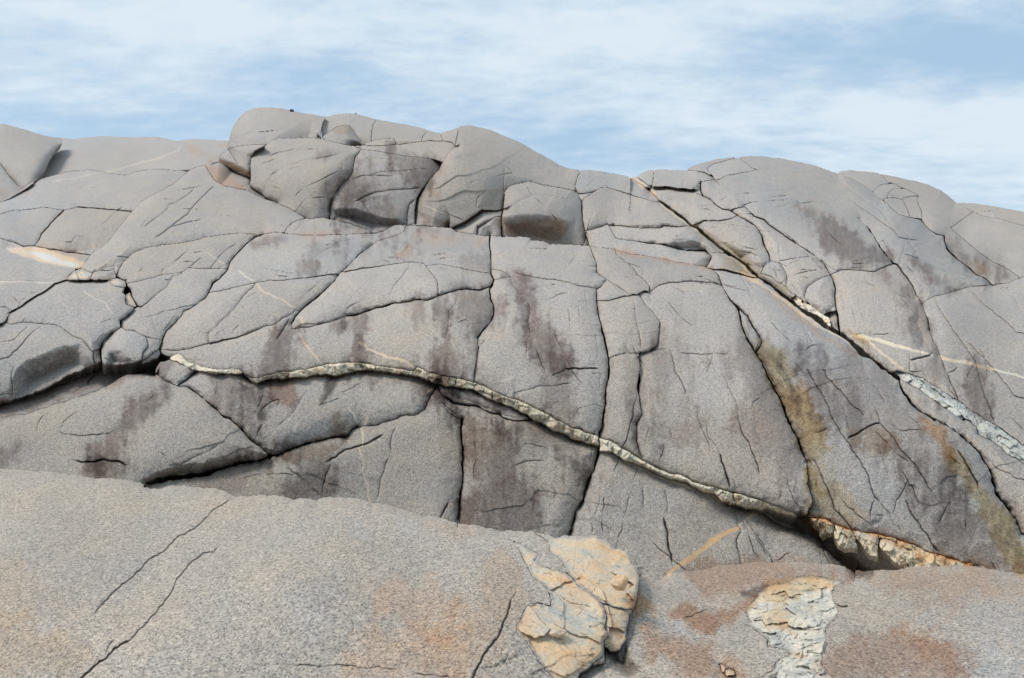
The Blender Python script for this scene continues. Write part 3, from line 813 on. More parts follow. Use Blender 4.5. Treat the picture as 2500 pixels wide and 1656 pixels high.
# colour marks with a shape of their own: r g b  strength  softness(px)  outline
DK = '.46 .41 .405'
FGM = np.isin(lab, [comp_at((0, 1400)), comp_at((1834, 1411)), comp_at((1407, 1344)), comp_at((1362, 1418))])
for _a in (0, 1):
    for _s in (-1, 1): FGM = FGM | (np.roll(FGM, _s, _a) & (lab == 0))
STAINS = '''
1.0 .80 .55 .8 10 Q 440,600 520,515 660,485 780,450 1000,455 940,540 760,560 740,620 480,640
.8 .82 .84 .7 12 Q 560,640 760,600 900,620 860,700 700,720 600,900 520,880
1.0 .8 .58 .7 14 Q 440,700 560,720 700,760 640,840 480,800
1.0 .72 .45 .8 8 O 980,1230 1100,1240 1400,1350 1850,1480 1500,1480 1350,1400 1150,1330
1.0 .8 .55 .7 8 O 370,1060 520,1110 480,1160 400,1150
.7 .66 .6 .6 8 O 600,1160 760,1190 740,1240 620,1220
.9 .86 .84 .5 40 N 400,100 1500,100 1600,700 900,650 300,300
1.10 .90 .74 1 2 F 65,105 150,95 250,78 400,100 600,170 820,240 790,290 700,290 500,250 250,190 100,140
.95 1.2 1.5 1 2 F 200,135 300,140 450,160 600,215 790,262 700,284 550,245 350,180
1.05 .88 .78 .8 6 F 400,90 600,120 850,165 820,230 600,170
1.1 .9 .74 .9 3 C 2105,755 2170,757 2200,800 2300,890 2352,900 2352,935 2250,870 2150,790
.80 .66 .56 .7 3 F 835,380 1050,370 1060,400 850,405
DK .5 5 G 990,90 1100,75 1200,85 1080,170 1000,165
DK .8 6 G 930,240 1000,200 1060,220 1090,280 1030,350 900,350
DK .9 10 G 810,850 880,890 780,960 740,1150 720,1280 500,1300 560,1130 640,1020 700,940
DK .7 6 G 1220,850 1280,800 1320,840 1290,880
DK .8 7 G 1380,800 1440,760 1500,790 1510,870 1480,960 1430,930 1370,870
DK 1 8 G 1420,1010 1480,1020 1580,1130 1540,1190 1390,1170 1400,1090
DK .6 9 G 2000,630 2080,640 2150,780 2120,830 2050,760
DK .8 8 G 2200,660 2290,660 2340,720 2300,920 2230,800
DK .75 12 H 500,520 700,520 770,600 800,720 770,820 650,950 640,1050 540,900 480,760
DK .9 10 H 340,970 400,1040 480,1180 520,1330 460,1340 280,1290 260,1150
DK .4 8 H 470,200 720,190 740,300 560,280
DK .95 9 H 980,390 1050,410 1130,540 1180,640 1280,760 1350,870 1500,1060 1570,1160 1600,1250 1480,1250 1350,1180 1250,1150 1160,1000 1120,820 1150,700 1060,540
DK .6 12 H 1200,1150 1500,1240 1400,1340 1500,1600 1580,1810 1480,1760 1380,1560 1340,1350
DK .5 12 H 560,1320 700,1250 800,1420 700,1420
DK .5 30 I 380,790 430,800 470,950 520,1100 600,1300 700,1600 N 700,300 550,300 450,100 I 450,1568 300,1250 290,1050 300,950
DK .75 5 I 380,790 440,800 440,840 370,840
DK .55 26 I 1150,950 1300,920 1400,1000 1500,1180 1600,1400 1650,1600 N 1820,600 1880,850 1800,950 1650,700 1560,500 1500,300 I 1300,1500 1350,1300 1300,1150
DK .5 20 I 1640,880 1800,1000 2000,1250 2200,1420 2352,1600 2150,1600 1950,1450 1850,1250 1700,1100
DK .5 26 J 400,1050 700,1050 1150,1250 1320,1450 O 1300,30 1500,400 1600,700 1300,600 1000,250 700,150 500,50
DK .85 6 D 1770,640 1830,640 2050,770 2352,980 E 800,1050 1060,1130 1060,1160 830,1180 650,1110 490,1010 400,920 300,800 200,660
DK .8 6 E 1250,1150 1320,1150 1450,1300 1600,1400 1700,1440 1620,1470 1480,1350 1380,1230
DK .7 8 E 960,1285 1030,1290 1150,1400 1250,1480 1330,1568 J 1450,650 1470,850 1350,860 1300,700 1280,430 1230,360 1100,220 1020,150
DK .9 8 J 1880,980 1920,1010 1980,1200 2050,1500 1950,1480 1780,1330 1810,1130
DK .5 18 J 1500,900 1600,1100 1640,1300 1400,1050
DK .5 6 E 1580,930 1700,1000 1800,1150 1760,1180 1640,1080
DK .8 7 B 1820,500 1900,560 2150,580 2260,620 2200,720 2050,860 1950,800 1850,620
DK .7 14 B 1330,820 1500,760 1600,730 1480,880 1380,1000 1420,1180 1300,1150 1220,1120 1220,980
DK .5 22 B 1400,1050 1600,1100 1800,1180 1850,1250 1610,1290 1420,1200
DK .3 30 B 1250,900 1900,850 2000,1000 1900,1250 1400,1250
DK .6 4 B 1050,560 1100,520 1260,505 1200,540 1080,580
DK .5 5 B 2160,1260 2230,1270
DK .6 4 B 480,1400 600,1345 780,1320 800,1340 760,1380 600,1400
.55 .5 .5 .9 10 K 0,340 400,200 900,20 1250,-60 1600,-30 1500,100 1250,50 1050,110 800,235 500,330 0,470
DK .95 9 K 1530,235 1420,400 1300,520 1200,660 1130,850 870,860 950,720 1100,540 1300,370 1470,250
DK .95 6 K 870,880 1100,890 1200,930 1150,1010 1060,1040 820,980
DK .8 8 K 110,740 180,740 100,880 40,930 0,960 0,900
.60 .47 .43 .95 14 L 680,180 820,170 880,250 840,380 700,330 660,260
DK .7 14 L 130,100 420,130 440,300 250,280 150,230
.3 .29 .28 1 5 L 1160,110 1210,80 1280,90 1240,180 1200,250 1130,340 1100,340 1150,220
.33 .33 .33 .9 8 L 495,410 580,415 600,470 570,520 500,500
DK .8 9 L 420,250 500,180 560,200 500,400 480,600 420,450
.52 .45 .38 1 10 L 1220,430 1280,440 1320,560 1310,640 1320,700 1200,650
DK .8 14 L 500,840 800,800 700,900 600,870
.62 .56 .5 .9 18 L 700,830 1200,680 1350,680 1300,800 1150,880 1000,900
DK .95 9 L 1050,930 1200,920 1220,1080 1130,1250 820,1240 740,1180 880,1020
DK .8 14 L 1380,40 1900,40 2200,100 2350,300 2352,420 2260,330 2100,180 1700,80
DK .6 12 L 0,1010 300,950 620,860 560,950 300,1120 0,1130
.93 .95 1 .5 20 L 2100,430 2250,400 2200,600 2050,700
DK 1 9 M 520,505 900,560 1050,640 1070,800 1020,930 1050,1000 1130,1120 1220,1200 1180,1380 1220,1540 500,1560 470,1320 650,1300 640,1150 600,950 520,800
DK .5 20 M 880,540 1300,590 1650,800 1700,1020 1500,850 1300,740 1100,720
DK .75 8 M 1400,790 1500,860 1680,960 1700,1020 1650,1080 1500,900
DK .95 6 M 160,140 260,150 300,250 420,330 350,350 220,250
DK .75 7 M 310,200 450,210 900,350 760,380 560,330 400,290
DK .5 14 M 2200,480 2352,520 2352,900 2240,800
.97 .99 1.02 .5 22 M 100,270 380,400 500,500 400,480 100,400
.84 .76 .54 1 12 I 1400,760 1480,760 1600,900 1750,1200 1950,1500 N 2000,200 2050,420 1880,500 1750,200 1650,0 I 1500,1100 1400,860
.98 .78 .56 .55 18 I 1640,1200 1780,1200 1960,1500 N 2040,100 2100,400 1900,300 1750,50
.95 .85 .6 .7 18 O 270,560 420,560 640,800 820,1000 700,1150 500,1000 380,1000 330,850
.82 .75 .52 .9 12 O 260,560 330,560 420,780 400,900 320,800
.60 .42 .40 .5 14 O 560,1090 800,1110 1000,1200 1300,1300 1200,1330 700,1200
.96 .68 .45 .95 9 O 1310,30 1400,50 1500,120 1600,240 1680,340 1700,480 1620,460 1500,300 1400,190 1340,110
.94 .84 .58 1 10 O 1600,330 1720,400 1800,560 1920,740 2050,850 2150,1000 2250,1200 2400,1380 2400,1600 2270,1560 2130,1400 2000,1150 1880,880 1750,650 1620,480
.96 .82 .66 .6 16 O 760,230 900,160 1040,150 1160,280 1150,400 900,380
DK .6 26 O 1250,450 1560,600 1700,800 1600,900 1950,1100 2200,1500 1900,1450 1500,1150 1250,800
DK .5 26 O 1500,950 1700,900 1900,1200 2050,1460 1750,1430 1500,1200
.35 .3 .26 .9 8 O 100,1160 350,1200 520,1330 700,1568 900,1568 640,1400 540,1250 380,1100 260,1030 200,1000
.55 .36 .18 .9 5 O 240,1030 340,1060 350,1160 420,1260 360,1250 270,1130
.98 .8 .58 .8 8 E 1900,1200 2050,1260 2060,1310 1950,1320 1880,1270
.97 .9 .7 .6 12 E 1740,1060 1900,1180 2000,1200 1850,1190
DK .6 8 E 1740,1150 1850,1190 2050,1280 2180,1320 2000,1370 1850,1260
DK .4 12 E 2000,1180 2200,1320 2100,1310
.80 .62 .50 .95 14 C 890,1200 1100,1200 1300,1180 1480,1180 1500,1280 1350,1330 1150,1340 1000,1300 880,1320
1.02 .86 .78 .7 22 C 500,1290 700,1330 740,1400 700,1480 450,1420 300,1320
1.04 .88 .8 .8 10 B 820,1290 1150,1290 1400,1265 1570,1275 1600,1290 1400,1310 900,1320
1.02 .92 .86 .6 24 B 1900,1230 2352,1280 2352,1450 2050,1400
1.0 .84 .74 .8 4 B 1850,1500 1950,1400 1985,1400 1970,1500 1900,1530
1.02 .90 .82 .5 18 B 560,1200 760,1260 700,1290 450,1290
.86 .68 .55 .9 5 A 1990,600 2080,590 2100,610 2020,640 
1.02 .86 .76 .8 7 A 1760,450 1900,480 2080,560 2090,600 1990,590 1900,530
1.04 .88 .76 .8 3 A 2080,435 2180,440 2180,465 2100,455
.80 .66 .60 .8 14 A 0,900 180,850 210,880 120,930 0,990
1.05 .84 .74 .95 4 B 0,645 150,650 230,740 330,800 380,870 200,840 100,780
.52 .38 .24 1 3 B 130,575 200,590 300,650 437,700 437,755 300,690 130,612
.85 .72 .62 .7 5 B 1230,300 1360,262 1420,310 1400,335 1240,335
.93 .78 .68 .5 8 D 120,1070 330,1110 500,1150
1.03 .86 .76 .9 3 D -20,1050 100,1068 300,1108 500,1145 700,1190 880,1225 940,1240 940,1262 850,1230 600,1190 400,1150 180,1130 -20,1078
1.04 .86 .74 .7 5 I 1240,90 1400,190 1700,430 1950,650 2150,780 2352,880 2300,900 2100,790 1900,680 1700,520 1400,260
1.06 1.0 .9 .8 3 I 1760,500 1900,570 2050,660 2250,780 2000,680 1800,560
.80 .72 .58 .7 8 J 620,600 700,680 850,740 880,870 700,730 600,680
.92 .80 .62 .9 3 J 640,630 760,700 850,780 820,800 700,730
.9 .82 .68 .8 6 I 1150,-60 1350,110 1400,130 1200,60 1050,50
.75 .7 .58 .8 6 I 1400,130 1650,260 1640,330 1450,200
.9 .87 .8 .8 4 D 330,490 450,620 600,740 740,840 900,960 1100,1110 1360,1300 1330,1320 1000,1100 800,930 600,790
.8 .74 .62 .7 5 D 860,900 1000,990 1200,1150 1300,1240 1280,1150 1000,960
.92 .82 .74 .7 30 P 60,300 240,500 220,900 0,1300 -300,1700 -700,1700 -300,1000
1.0 .85 .77 .7 40 S 1080,950 1500,980 1520,1150 1200,1250 1100,1150
1.0 .86 .76 .7 40 S 850,1300 1400,1250 1700,1568 800,1568
1.0 .86 .68 .5 34 R -60,1150 300,1180 600,1400 560,1568 -60,1568
1.0 .9 .8 .5 40 R -60,700 200,900 600,1000 300,1200 -60,1100
.93 1.0 1.08 .6 30 S 350,880 700,850 650,1200 450,1300 320,1100
.93 1.0 1.06 .5 26 R 0,1250 500,1400 450,1568 150,1568
.93 .99 1.07 .7 10 S 700,440 800,420 950,560 820,560
.93 .99 1.07 .6 10 S 1100,440 1260,440 1240,540 1150,520
1.0 .9 .82 .6 10 M 100,1470 620,1500 700,1568 500,1600 200,1540
.76 .60 .52 .85 24 Q -60,420 300,370 700,350 1000,400 1100,440 900,440 640,480 450,520 200,580 0,600
.76 .54 .42 .95 14 P 1750,980 2100,900 2352,870 2500,760 2560,800 2352,1010 2000,1120 1850,1060
.95 .80 .70 .8 30 Q 1400,420 2000,400 2400,500 2400,620 1800,640 1500,560
.74 .59 .52 .85 30 Q 930,1000 1100,960 1250,860 1380,790 1560,870 1750,930 1900,1030 1960,1184 930,1200
.95 .72 .55 .5 22 Q 1350,790 1560,850 1800,950 1900,1060 1850,1100 1600,950
.80 .60 .49 .85 24 P 1450,1080 1600,1100 1760,1200 2000,1230 2150,1400 2352,1568 1850,1600 1750,1400 1550,1400 1500,1250
.95 .72 .52 .9 12 P 1340,730 1480,780 1550,920 1400,950 1320,850
.98 1.04 1.14 .9 6 P 1560,1020 1650,1000 1820,1010 1900,1120 1980,1230 1800,1240 1620,1180
.90 .97 1.08 .6 26 Q 1600,640 2367,600 2367,900 1900,850 1600,800
.88 .98 1.1 .7 22 Q 1950,1000 2367,1050 2367,1184 2000,1184
.45 .45 .47 .95 5 Q 320,600 340,560 420,525 500,518 480,560 440,610
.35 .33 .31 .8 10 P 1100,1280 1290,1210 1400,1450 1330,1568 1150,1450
.93 .97 1.0 .5 20 Q 100,800 350,780 600,960 560,1060 300,1000
'''
# thin veins: width(px) r g b strength line
LINES = '''
5 1.1 .72 .42 .8 O 290,1030 420,1058 540,1102 700,1155 860,1185 1050,1228 1290,1298 1550,1395 1850,1482
7 1.08 1.0 .9 .6 D 150,362 250,420 335,488 430,600 510,672 590,735 700,805 830,880 940,980 1080,1100 1200,1185 1320,1285 1370,1325
6 1.12 .97 .84 .8 I 1230,105 1320,150 1450,248 1700,425 1900,565 2050,665 2200,755 2340,850
4 1.2 1.12 1.0 .8 I 1760,470 1900,555 2050,645 2180,725
5 1.1 .98 .8 .9 J 700,705 850,745 980,860 1100,950 1180,1020
10 1.12 .80 .52 1 N 520,1580 620,1500 700,1440 780,1380 880,1310 930,1270 1000,1220 1100,1160 1180,1120
8 1.05 .98 .86 1 N 1180,1120 1260,1060 1330,1010 1400,980
6 1.18 1.12 1.0 1 N 100,490 280,570 400,630 560,690 760,750 900,810 1040,870 1120,905
4 1.14 .94 .80 .9 G 500,450 540,500 650,550 720,580 800,640 870,670
3 1.10 1.0 .92 .8 G 330,320 380,370 440,410 490,440
3 1.10 1.0 .92 .7 G 20,150 100,200 180,250
4 1.12 .9 .74 .9 G 910,920 950,1000 1020,1090 1080,1160 1120,1215
4 1.1 .86 .62 1 G 930,770 945,820
6 1.14 1.0 .85 .9 G 1470,1005 1530,1020 1560,1070 1650,1110 1740,1140 1850,1160 1920,1180 2000,1240
3 1.1 .95 .88 .8 F 800,520 900,590 1000,620 1030,680 1080,730
3 1.1 1.02 .96 .7 F 0,420 150,425 500,432
4 1.12 .95 .82 .9 L 1460,740 1500,860 1510,950 1530,1040 1555,1100 1560,1200 1590,1280
4 1.15 1.08 1.0 .9 L 1370,390 1420,450 1480,560 1510,640 1500,740
3 1.2 1.15 1.1 .6 C 140,1020 300,1080 530,1175
8 1.14 1.08 .96 1 J 780,710 950,745 1100,790 1300,850 1480,890
8 1.12 1.0 .86 1 J 1550,905 1700,945 1880,985 2060,1030
7 1.14 1.1 1.02 1 J 2060,1030 2200,1070 2352,1108
5 1.14 1.0 .86 .8 I 1200,95 1450,260 1700,430 1950,620
5 1.1 .95 .85 .32 A 1730,450 1700,500 1500,580 1280,640 1020,705
3 1.08 .98 .9 .6 A 1000,705 800,745 500,800
4 .7 .45 .35 .6 O 60,40 120,180
3 .75 .4 .3 .7 I 1640,1480 1690,1600
2.5 1.05 .9 .7 .8 N 1310,-20 1330,10
9 1.16 1.12 1.04 .9 G 210,1310 300,1340 350,1370 420,1385 500,1385
5 1.1 .85 .7 .6 S 1470,290 1560,330
'''
TINT = np.ones((H_, W_, 3), np.float32); VEIN = np.zeros((H_, W_), np.float32); FAC = np.zeros((H_, W_), np.float32)
n60, n22, n9, n4 = vnoise(60, 31), vnoise(22, 32), vnoise(9, 33), vnoise(4, 34)
run = vnoise(13, 35, .8, 4.5) * .7 + vnoise(6, 36, .8, 5) * .4          # stains follow the run of the water
for line in FACETS.strip().splitlines():
    a, b, rest = line.split(None, 2); b, *at_ = b.split('@'); sl, D = sdf(pts(rest), float(b) + 4)
    if at_: D = np.where(np.isin(lab[sl], [comp_at([float(q) for q in x.split(',')]) for x in at_]) | (lab[sl] == 0), D, -1)
    t = np.clip(D + 1.5 * n22[sl], 0, float(b))
    FAC[sl] = np.maximum(FAC[sl], float(a) * (t * t / (t + 7)))        # a soft arris at the crease
for line in STAINS.replace('DK', DK).strip().splitlines():
    r, g, b, st, so, rest = line.split(None, 5); so = float(so); dk_ = r == '.46'
    if dk_: so = so * 1.7 + 2
    sl, D = sdf(pts(rest), so * 3 + 6)
    m = smooth((.85 if dk_ else .62) + (D + so * ((.5 * n22[sl] + .9 * run[sl] if dk_ else 1.0 * n22[sl]) + .5 * n9[sl] + .35 * n4[sl]) + so * .6 * n60[sl]) / (2 * so + 2)) * float(st)
    if dk_: m = np.where(FGM[sl], 0, m)
    if r == '.46': m = m * np.clip(.88 + .12 * n22[sl] + .22 * run[sl] + .1 * n9[sl] + .14 * n4[sl], 0, 1.12)
    if float(r) > 1.09: VEIN[sl] = np.maximum(VEIN[sl], m)
    for i, cc in enumerate((float(r), float(g), float(b))): TINT[sl + (i,)] *= 1 - m + m * cc
for line in LINES.strip().splitlines():
    wd, r, g, b, st, rest = line.split(None, 5); wd = float(wd) * .5
    sl, D, S, T, L = polydist(pts(rest), wd * 3 + 4)
    m = smooth(.5 + (wd * (1 + .35 * n22[sl] + .3 * n9[sl]) - D) / 1.6) * float(st)
    VEIN[sl] = np.maximum(VEIN[sl], m)
    for i, cc in enumerate((float(r), float(g), float(b))): TINT[sl + (i,)] *= 1 - m + m * cc
warm = vnoise(190, 41, 1.4, 1) * .6 + vnoise(70, 42, 1.5, 1) * .5 + n22 * .2
lum = vnoise(140, 43, 1.5, 1) * .05 + vnoise(45, 44, 1.2, .9) * .04 + n22 * .03 + n9 * .02
TINT *= (1 + lum)[..., None]
TINT[..., 0] *= 1 + .035 * warm; TINT[..., 2] *= 1 - .05 * warm
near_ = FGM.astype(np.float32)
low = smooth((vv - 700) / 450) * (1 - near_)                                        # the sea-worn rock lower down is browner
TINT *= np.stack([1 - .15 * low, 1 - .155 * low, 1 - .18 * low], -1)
# relief shared by all rock, in photo pixels of depth
REL = (vnoise(210, 51) * 9 + vnoise(95, 52) * 6 + vnoise(42, 53) * 2.4 + vnoise(19, 54) * .9 + n9 * .35 + n4 * .12)
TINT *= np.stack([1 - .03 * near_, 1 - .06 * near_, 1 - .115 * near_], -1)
REL = REL * (1.25 + .5 * near_) + PIL

te = vnoise(130, 55, 1.5, .8) * 2.3 + vnoise(33, 56, 1.3, .8) * .3 + vnoise(12, 57) * .08; fr_ = te - np.floor(te)
REL = REL + (np.floor(te) + smooth((fr_ - .9) / .1)) * 4.5 * smooth(.5 + vnoise(170, 58))      # thin sheets spalled off along crisp little steps
# ---------------------------------------------------------------- how far each rock lies (photo x, photo y, metres)
LAYERS = dict(
 F='-300,1150,7.6 -300,1656,4.05 -300,1830,3.5 700,1830,3.15 1300,1830,3.1 -90,1656,4.0 0,1656,3.9 700,1700,3.6 1250,1656,3.55 0,1400,4.95 700,1400,4.45 1250,1450,4.15 0,1150,7.2 300,1180,6.6 560,1215,6.1 900,1230,5.7 1250,1295,5.2 1400,1310,5.0 1550,1400,4.55 1500,1656,3.6',
 FR='2800,1430,5.0 2800,1656,3.6 1400,1830,3.15 2200,1830,3.1 2800,1830,3.1 1560,1415,4.85 1540,1500,4.3 1500,1600,3.85 1700,1390,5.4 1950,1345,5.9 2100,1392,5.3 2300,1380,5.4 2500,1400,5.2 1900,1500,4.3 2300,1500,4.35 1400,1656,3.7 2000,1656,3.55 2500,1656,3.5 2590,1500,4.3',
 M='-300,1000,10.6 -300,1200,9.2 2800,1200,8.3 2800,1420,7.2 0,1000,10.4 300,950,10.7 450,1000,10 600,1100,9.4 400,1160,9.2 0,1150,9.3 -80,1100,9.8 400,900,11.2 900,900,11.3 900,1060,10.1 900,1230,9.4 1400,900,11.2 1400,1100,9.9 1400,1300,9.0 1900,1000,10.2 1900,1380,8.4 2300,1050,9.6 2400,1400,7.9 2500,1250,8.5 2590,1250,8.3 200,700,14.4 600,720,13.7 1100,700,13.9 1500,760,13.0 1900,800,12.3 2050,835,12.2 2200,930,11.1 2350,1020,10.1 2500,1130,9.2 500,600,17.6 700,570,18.8 1000,557,19.3 1200,585,18.2 1400,600,17.6 1560,625,16.9 1700,660,15.8 1800,690,15.0 210,640,15.6 300,560,18.6 400,480,21.8 500,408,26.3 600,480,22.9 735,527,20.8 800,620,16.4 1300,640,15.9 300,760,13.1',
 R='2800,700,15.5 2800,560,20 2800,1000,10.6 2800,1250,8.4 1560,410,27 1600,440,24 1680,470,22.3 1680,530,20.3 1750,600,18.1 1800,640,17 1900,725,14.9 2000,790,13.6 2050,830,12.8 2200,925,11.5 2350,1010,10.5 2500,1090,9.8 2590,1150,9.3 1900,600,17.4 2000,640,16.5 1850,500,20.4 1800,420,24.8 1820,385,28 1700,400,27 1950,400,27.5 2050,430,26.5 2000,500,21.4 2100,600,17.8 2200,600,18 2200,710,15 2300,800,13.2 2400,900,12 2500,960,11.3 2350,700,16 2450,750,15.5 2500,640,19 2400,580,21 2300,520,23.5 2200,500,22 2150,450,26.5',
 FK='2800,560,27 2800,660,20 2050,415,34 2200,430,33 2150,480,27 2200,530,24.5 2300,490,29 2272,562,21.5 2350,640,18.6 2430,690,17 2350,560,25 2450,620,21.8 2500,650,20 2500,560,26 2400,520,28 2590,600,24',
 F0='2800,520,50 2800,580,42 2330,492,60 2500,530,50 2400,560,42 2590,560,44',
 UA='620,430,24 600,400,24.8 640,350,26.6 700,500,22.6 800,560,21.6 800,450,22.2 800,370,23.5 800,345,26 1000,550,21.3 1000,450,22.1 1050,380,23.6 1080,355,26.7 1100,345,27.3 890,470,21.9 900,360,24.3',
 UB='1030,540,20.9 1150,550,20.6 1100,450,21.3 1110,380,22.3 1110,357,23.4 1200,400,22.9 1230,480,21.5 1130,310,27.8 1200,320,28.2 1300,380,26.3 1390,430,25.2 1400,455,24.3 1250,440,23 1120,530,20.7 1220,570,20.1',
 UC='1240,500,20.8 1330,500,20.9 1260,600,20.1 1400,600,20.3 1280,445,22.4 1390,460,22.4',
 UD='1410,440,24.2 1400,470,23 1500,430,26 1550,445,24.6 1450,463,23.6',
 UE='1430,480,22.6 1430,550,20.6 1440,600,19.8 1520,600,19.1 1500,470,24 1600,520,21 1650,545,20 1680,560,19.3 1750,630,17.6 1600,610,18.4 1700,645,17.0',
 U1='560,355,29.5 640,330,29 780,335,29.3 650,270,33 780,290,31.5 560,300,31.5',
 U6='800,330,30.5 900,340,29.3 1000,345,28.8 1110,352,28.2 850,280,33.5 1000,305,31.3 1110,325,30.3',
 U4='800,335,27.9 880,350,27.3 845,306,28.8', U5='890,352,27.2 965,350,27 930,338,28.4',
 U7='870,352,26.2 1000,345,27.6 1100,350,27.8 1000,365,25.6 1080,372,25.2 900,362,25',
 U2='540,368,27.3 535,395,26.4 610,425,25.4 590,360,28.3',
 PK='505,405,27.4 540,400,26.6 610,440,24.6 670,490,22.9',
 L='-300,510,25 -300,600,18.5 0,510,24 -80,520,24 0,580,19.6 100,600,18.6 220,610,17.9 60,480,28 300,500,23 300,430,28 450,420,28.6 480,405,29.6 200,560,20.4 400,450,26 100,500,25 150,590,18.8',
 LB='-300,310,42 -300,400,36 0,310,41 100,400,33.5 50,450,30.5 150,345,42 -80,310,42 -80,380,36',
 LC='160,350,50 300,340,52 500,350,47 350,420,33.5 120,430,37 450,390,34.5 530,390,31.5 550,345,44 230,420,34.5',
 L0='-300,420,32 -300,500,26.5 -80,420,31 0,420,31 40,470,28.5 0,490,27 -80,490,26.5',
 P='-300,620,17 -300,780,12.8 0,600,17.8 0,640,16.2 100,700,14.4 20,760,13.2 180,650,15.8 200,620,17 0,780,12.7 -80,700,14.4 -80,800,12.4',
 ML='-300,830,12.2 -300,960,11 0,800,12.6 -80,850,11.8 0,880,11.4 0,970,10.9 100,750,13.1 200,690,14.5 300,700,14 250,800,12.3 200,880,11.3 150,930,11 300,850,11.7 390,850,11.8 240,670,15 320,740,13.3 220,880,11.4',
 G='-300,1080,10.6 -300,1000,11.2 -80,1050,10.6 0,1000,11.0 200,930,11.8 350,900,12.4 300,960,11.5 390,850,12.6 50,950,11.6',
 GR='1850,1250,9.4 2000,1300,9.0 2200,1380,8.45 1950,1290,9.2')
def tps(spec):
    P = np.array([[float(x) for x in t.split(',')] for t in spec.split()]); n = len(P)
    X = P[:, :2] / 500; r = np.hypot(X[:, None, 0] - X[None, :, 0], X[:, None, 1] - X[None, :, 1])
    K = np.where(r > 0, r * r * np.log(r + 1e-12), 0) + np.eye(n) * .004
    A = np.zeros((n + 3, n + 3)); A[:n, :n] = K; A[:n, n] = 1; A[:n, n + 1:] = X; A[n:, :n] = A[:n, n:].T
    c = np.linalg.solve(A, np.concatenate([np.log(P[:, 2]), [0, 0, 0]]))
    def f(u, v):
        u = u / 500; v = v / 500; o = c[n] + c[n + 1] * u + c[n + 2] * v
        for i in range(n):
            q = (u - X[i, 0]) ** 2 + (v - X[i, 1]) ** 2
            o = o + c[i] * .5 * q * np.log(q + 1e-12)
        return np.exp(o)
    return f
TPSF = {k: tps(s) for k, s in LAYERS.items()}
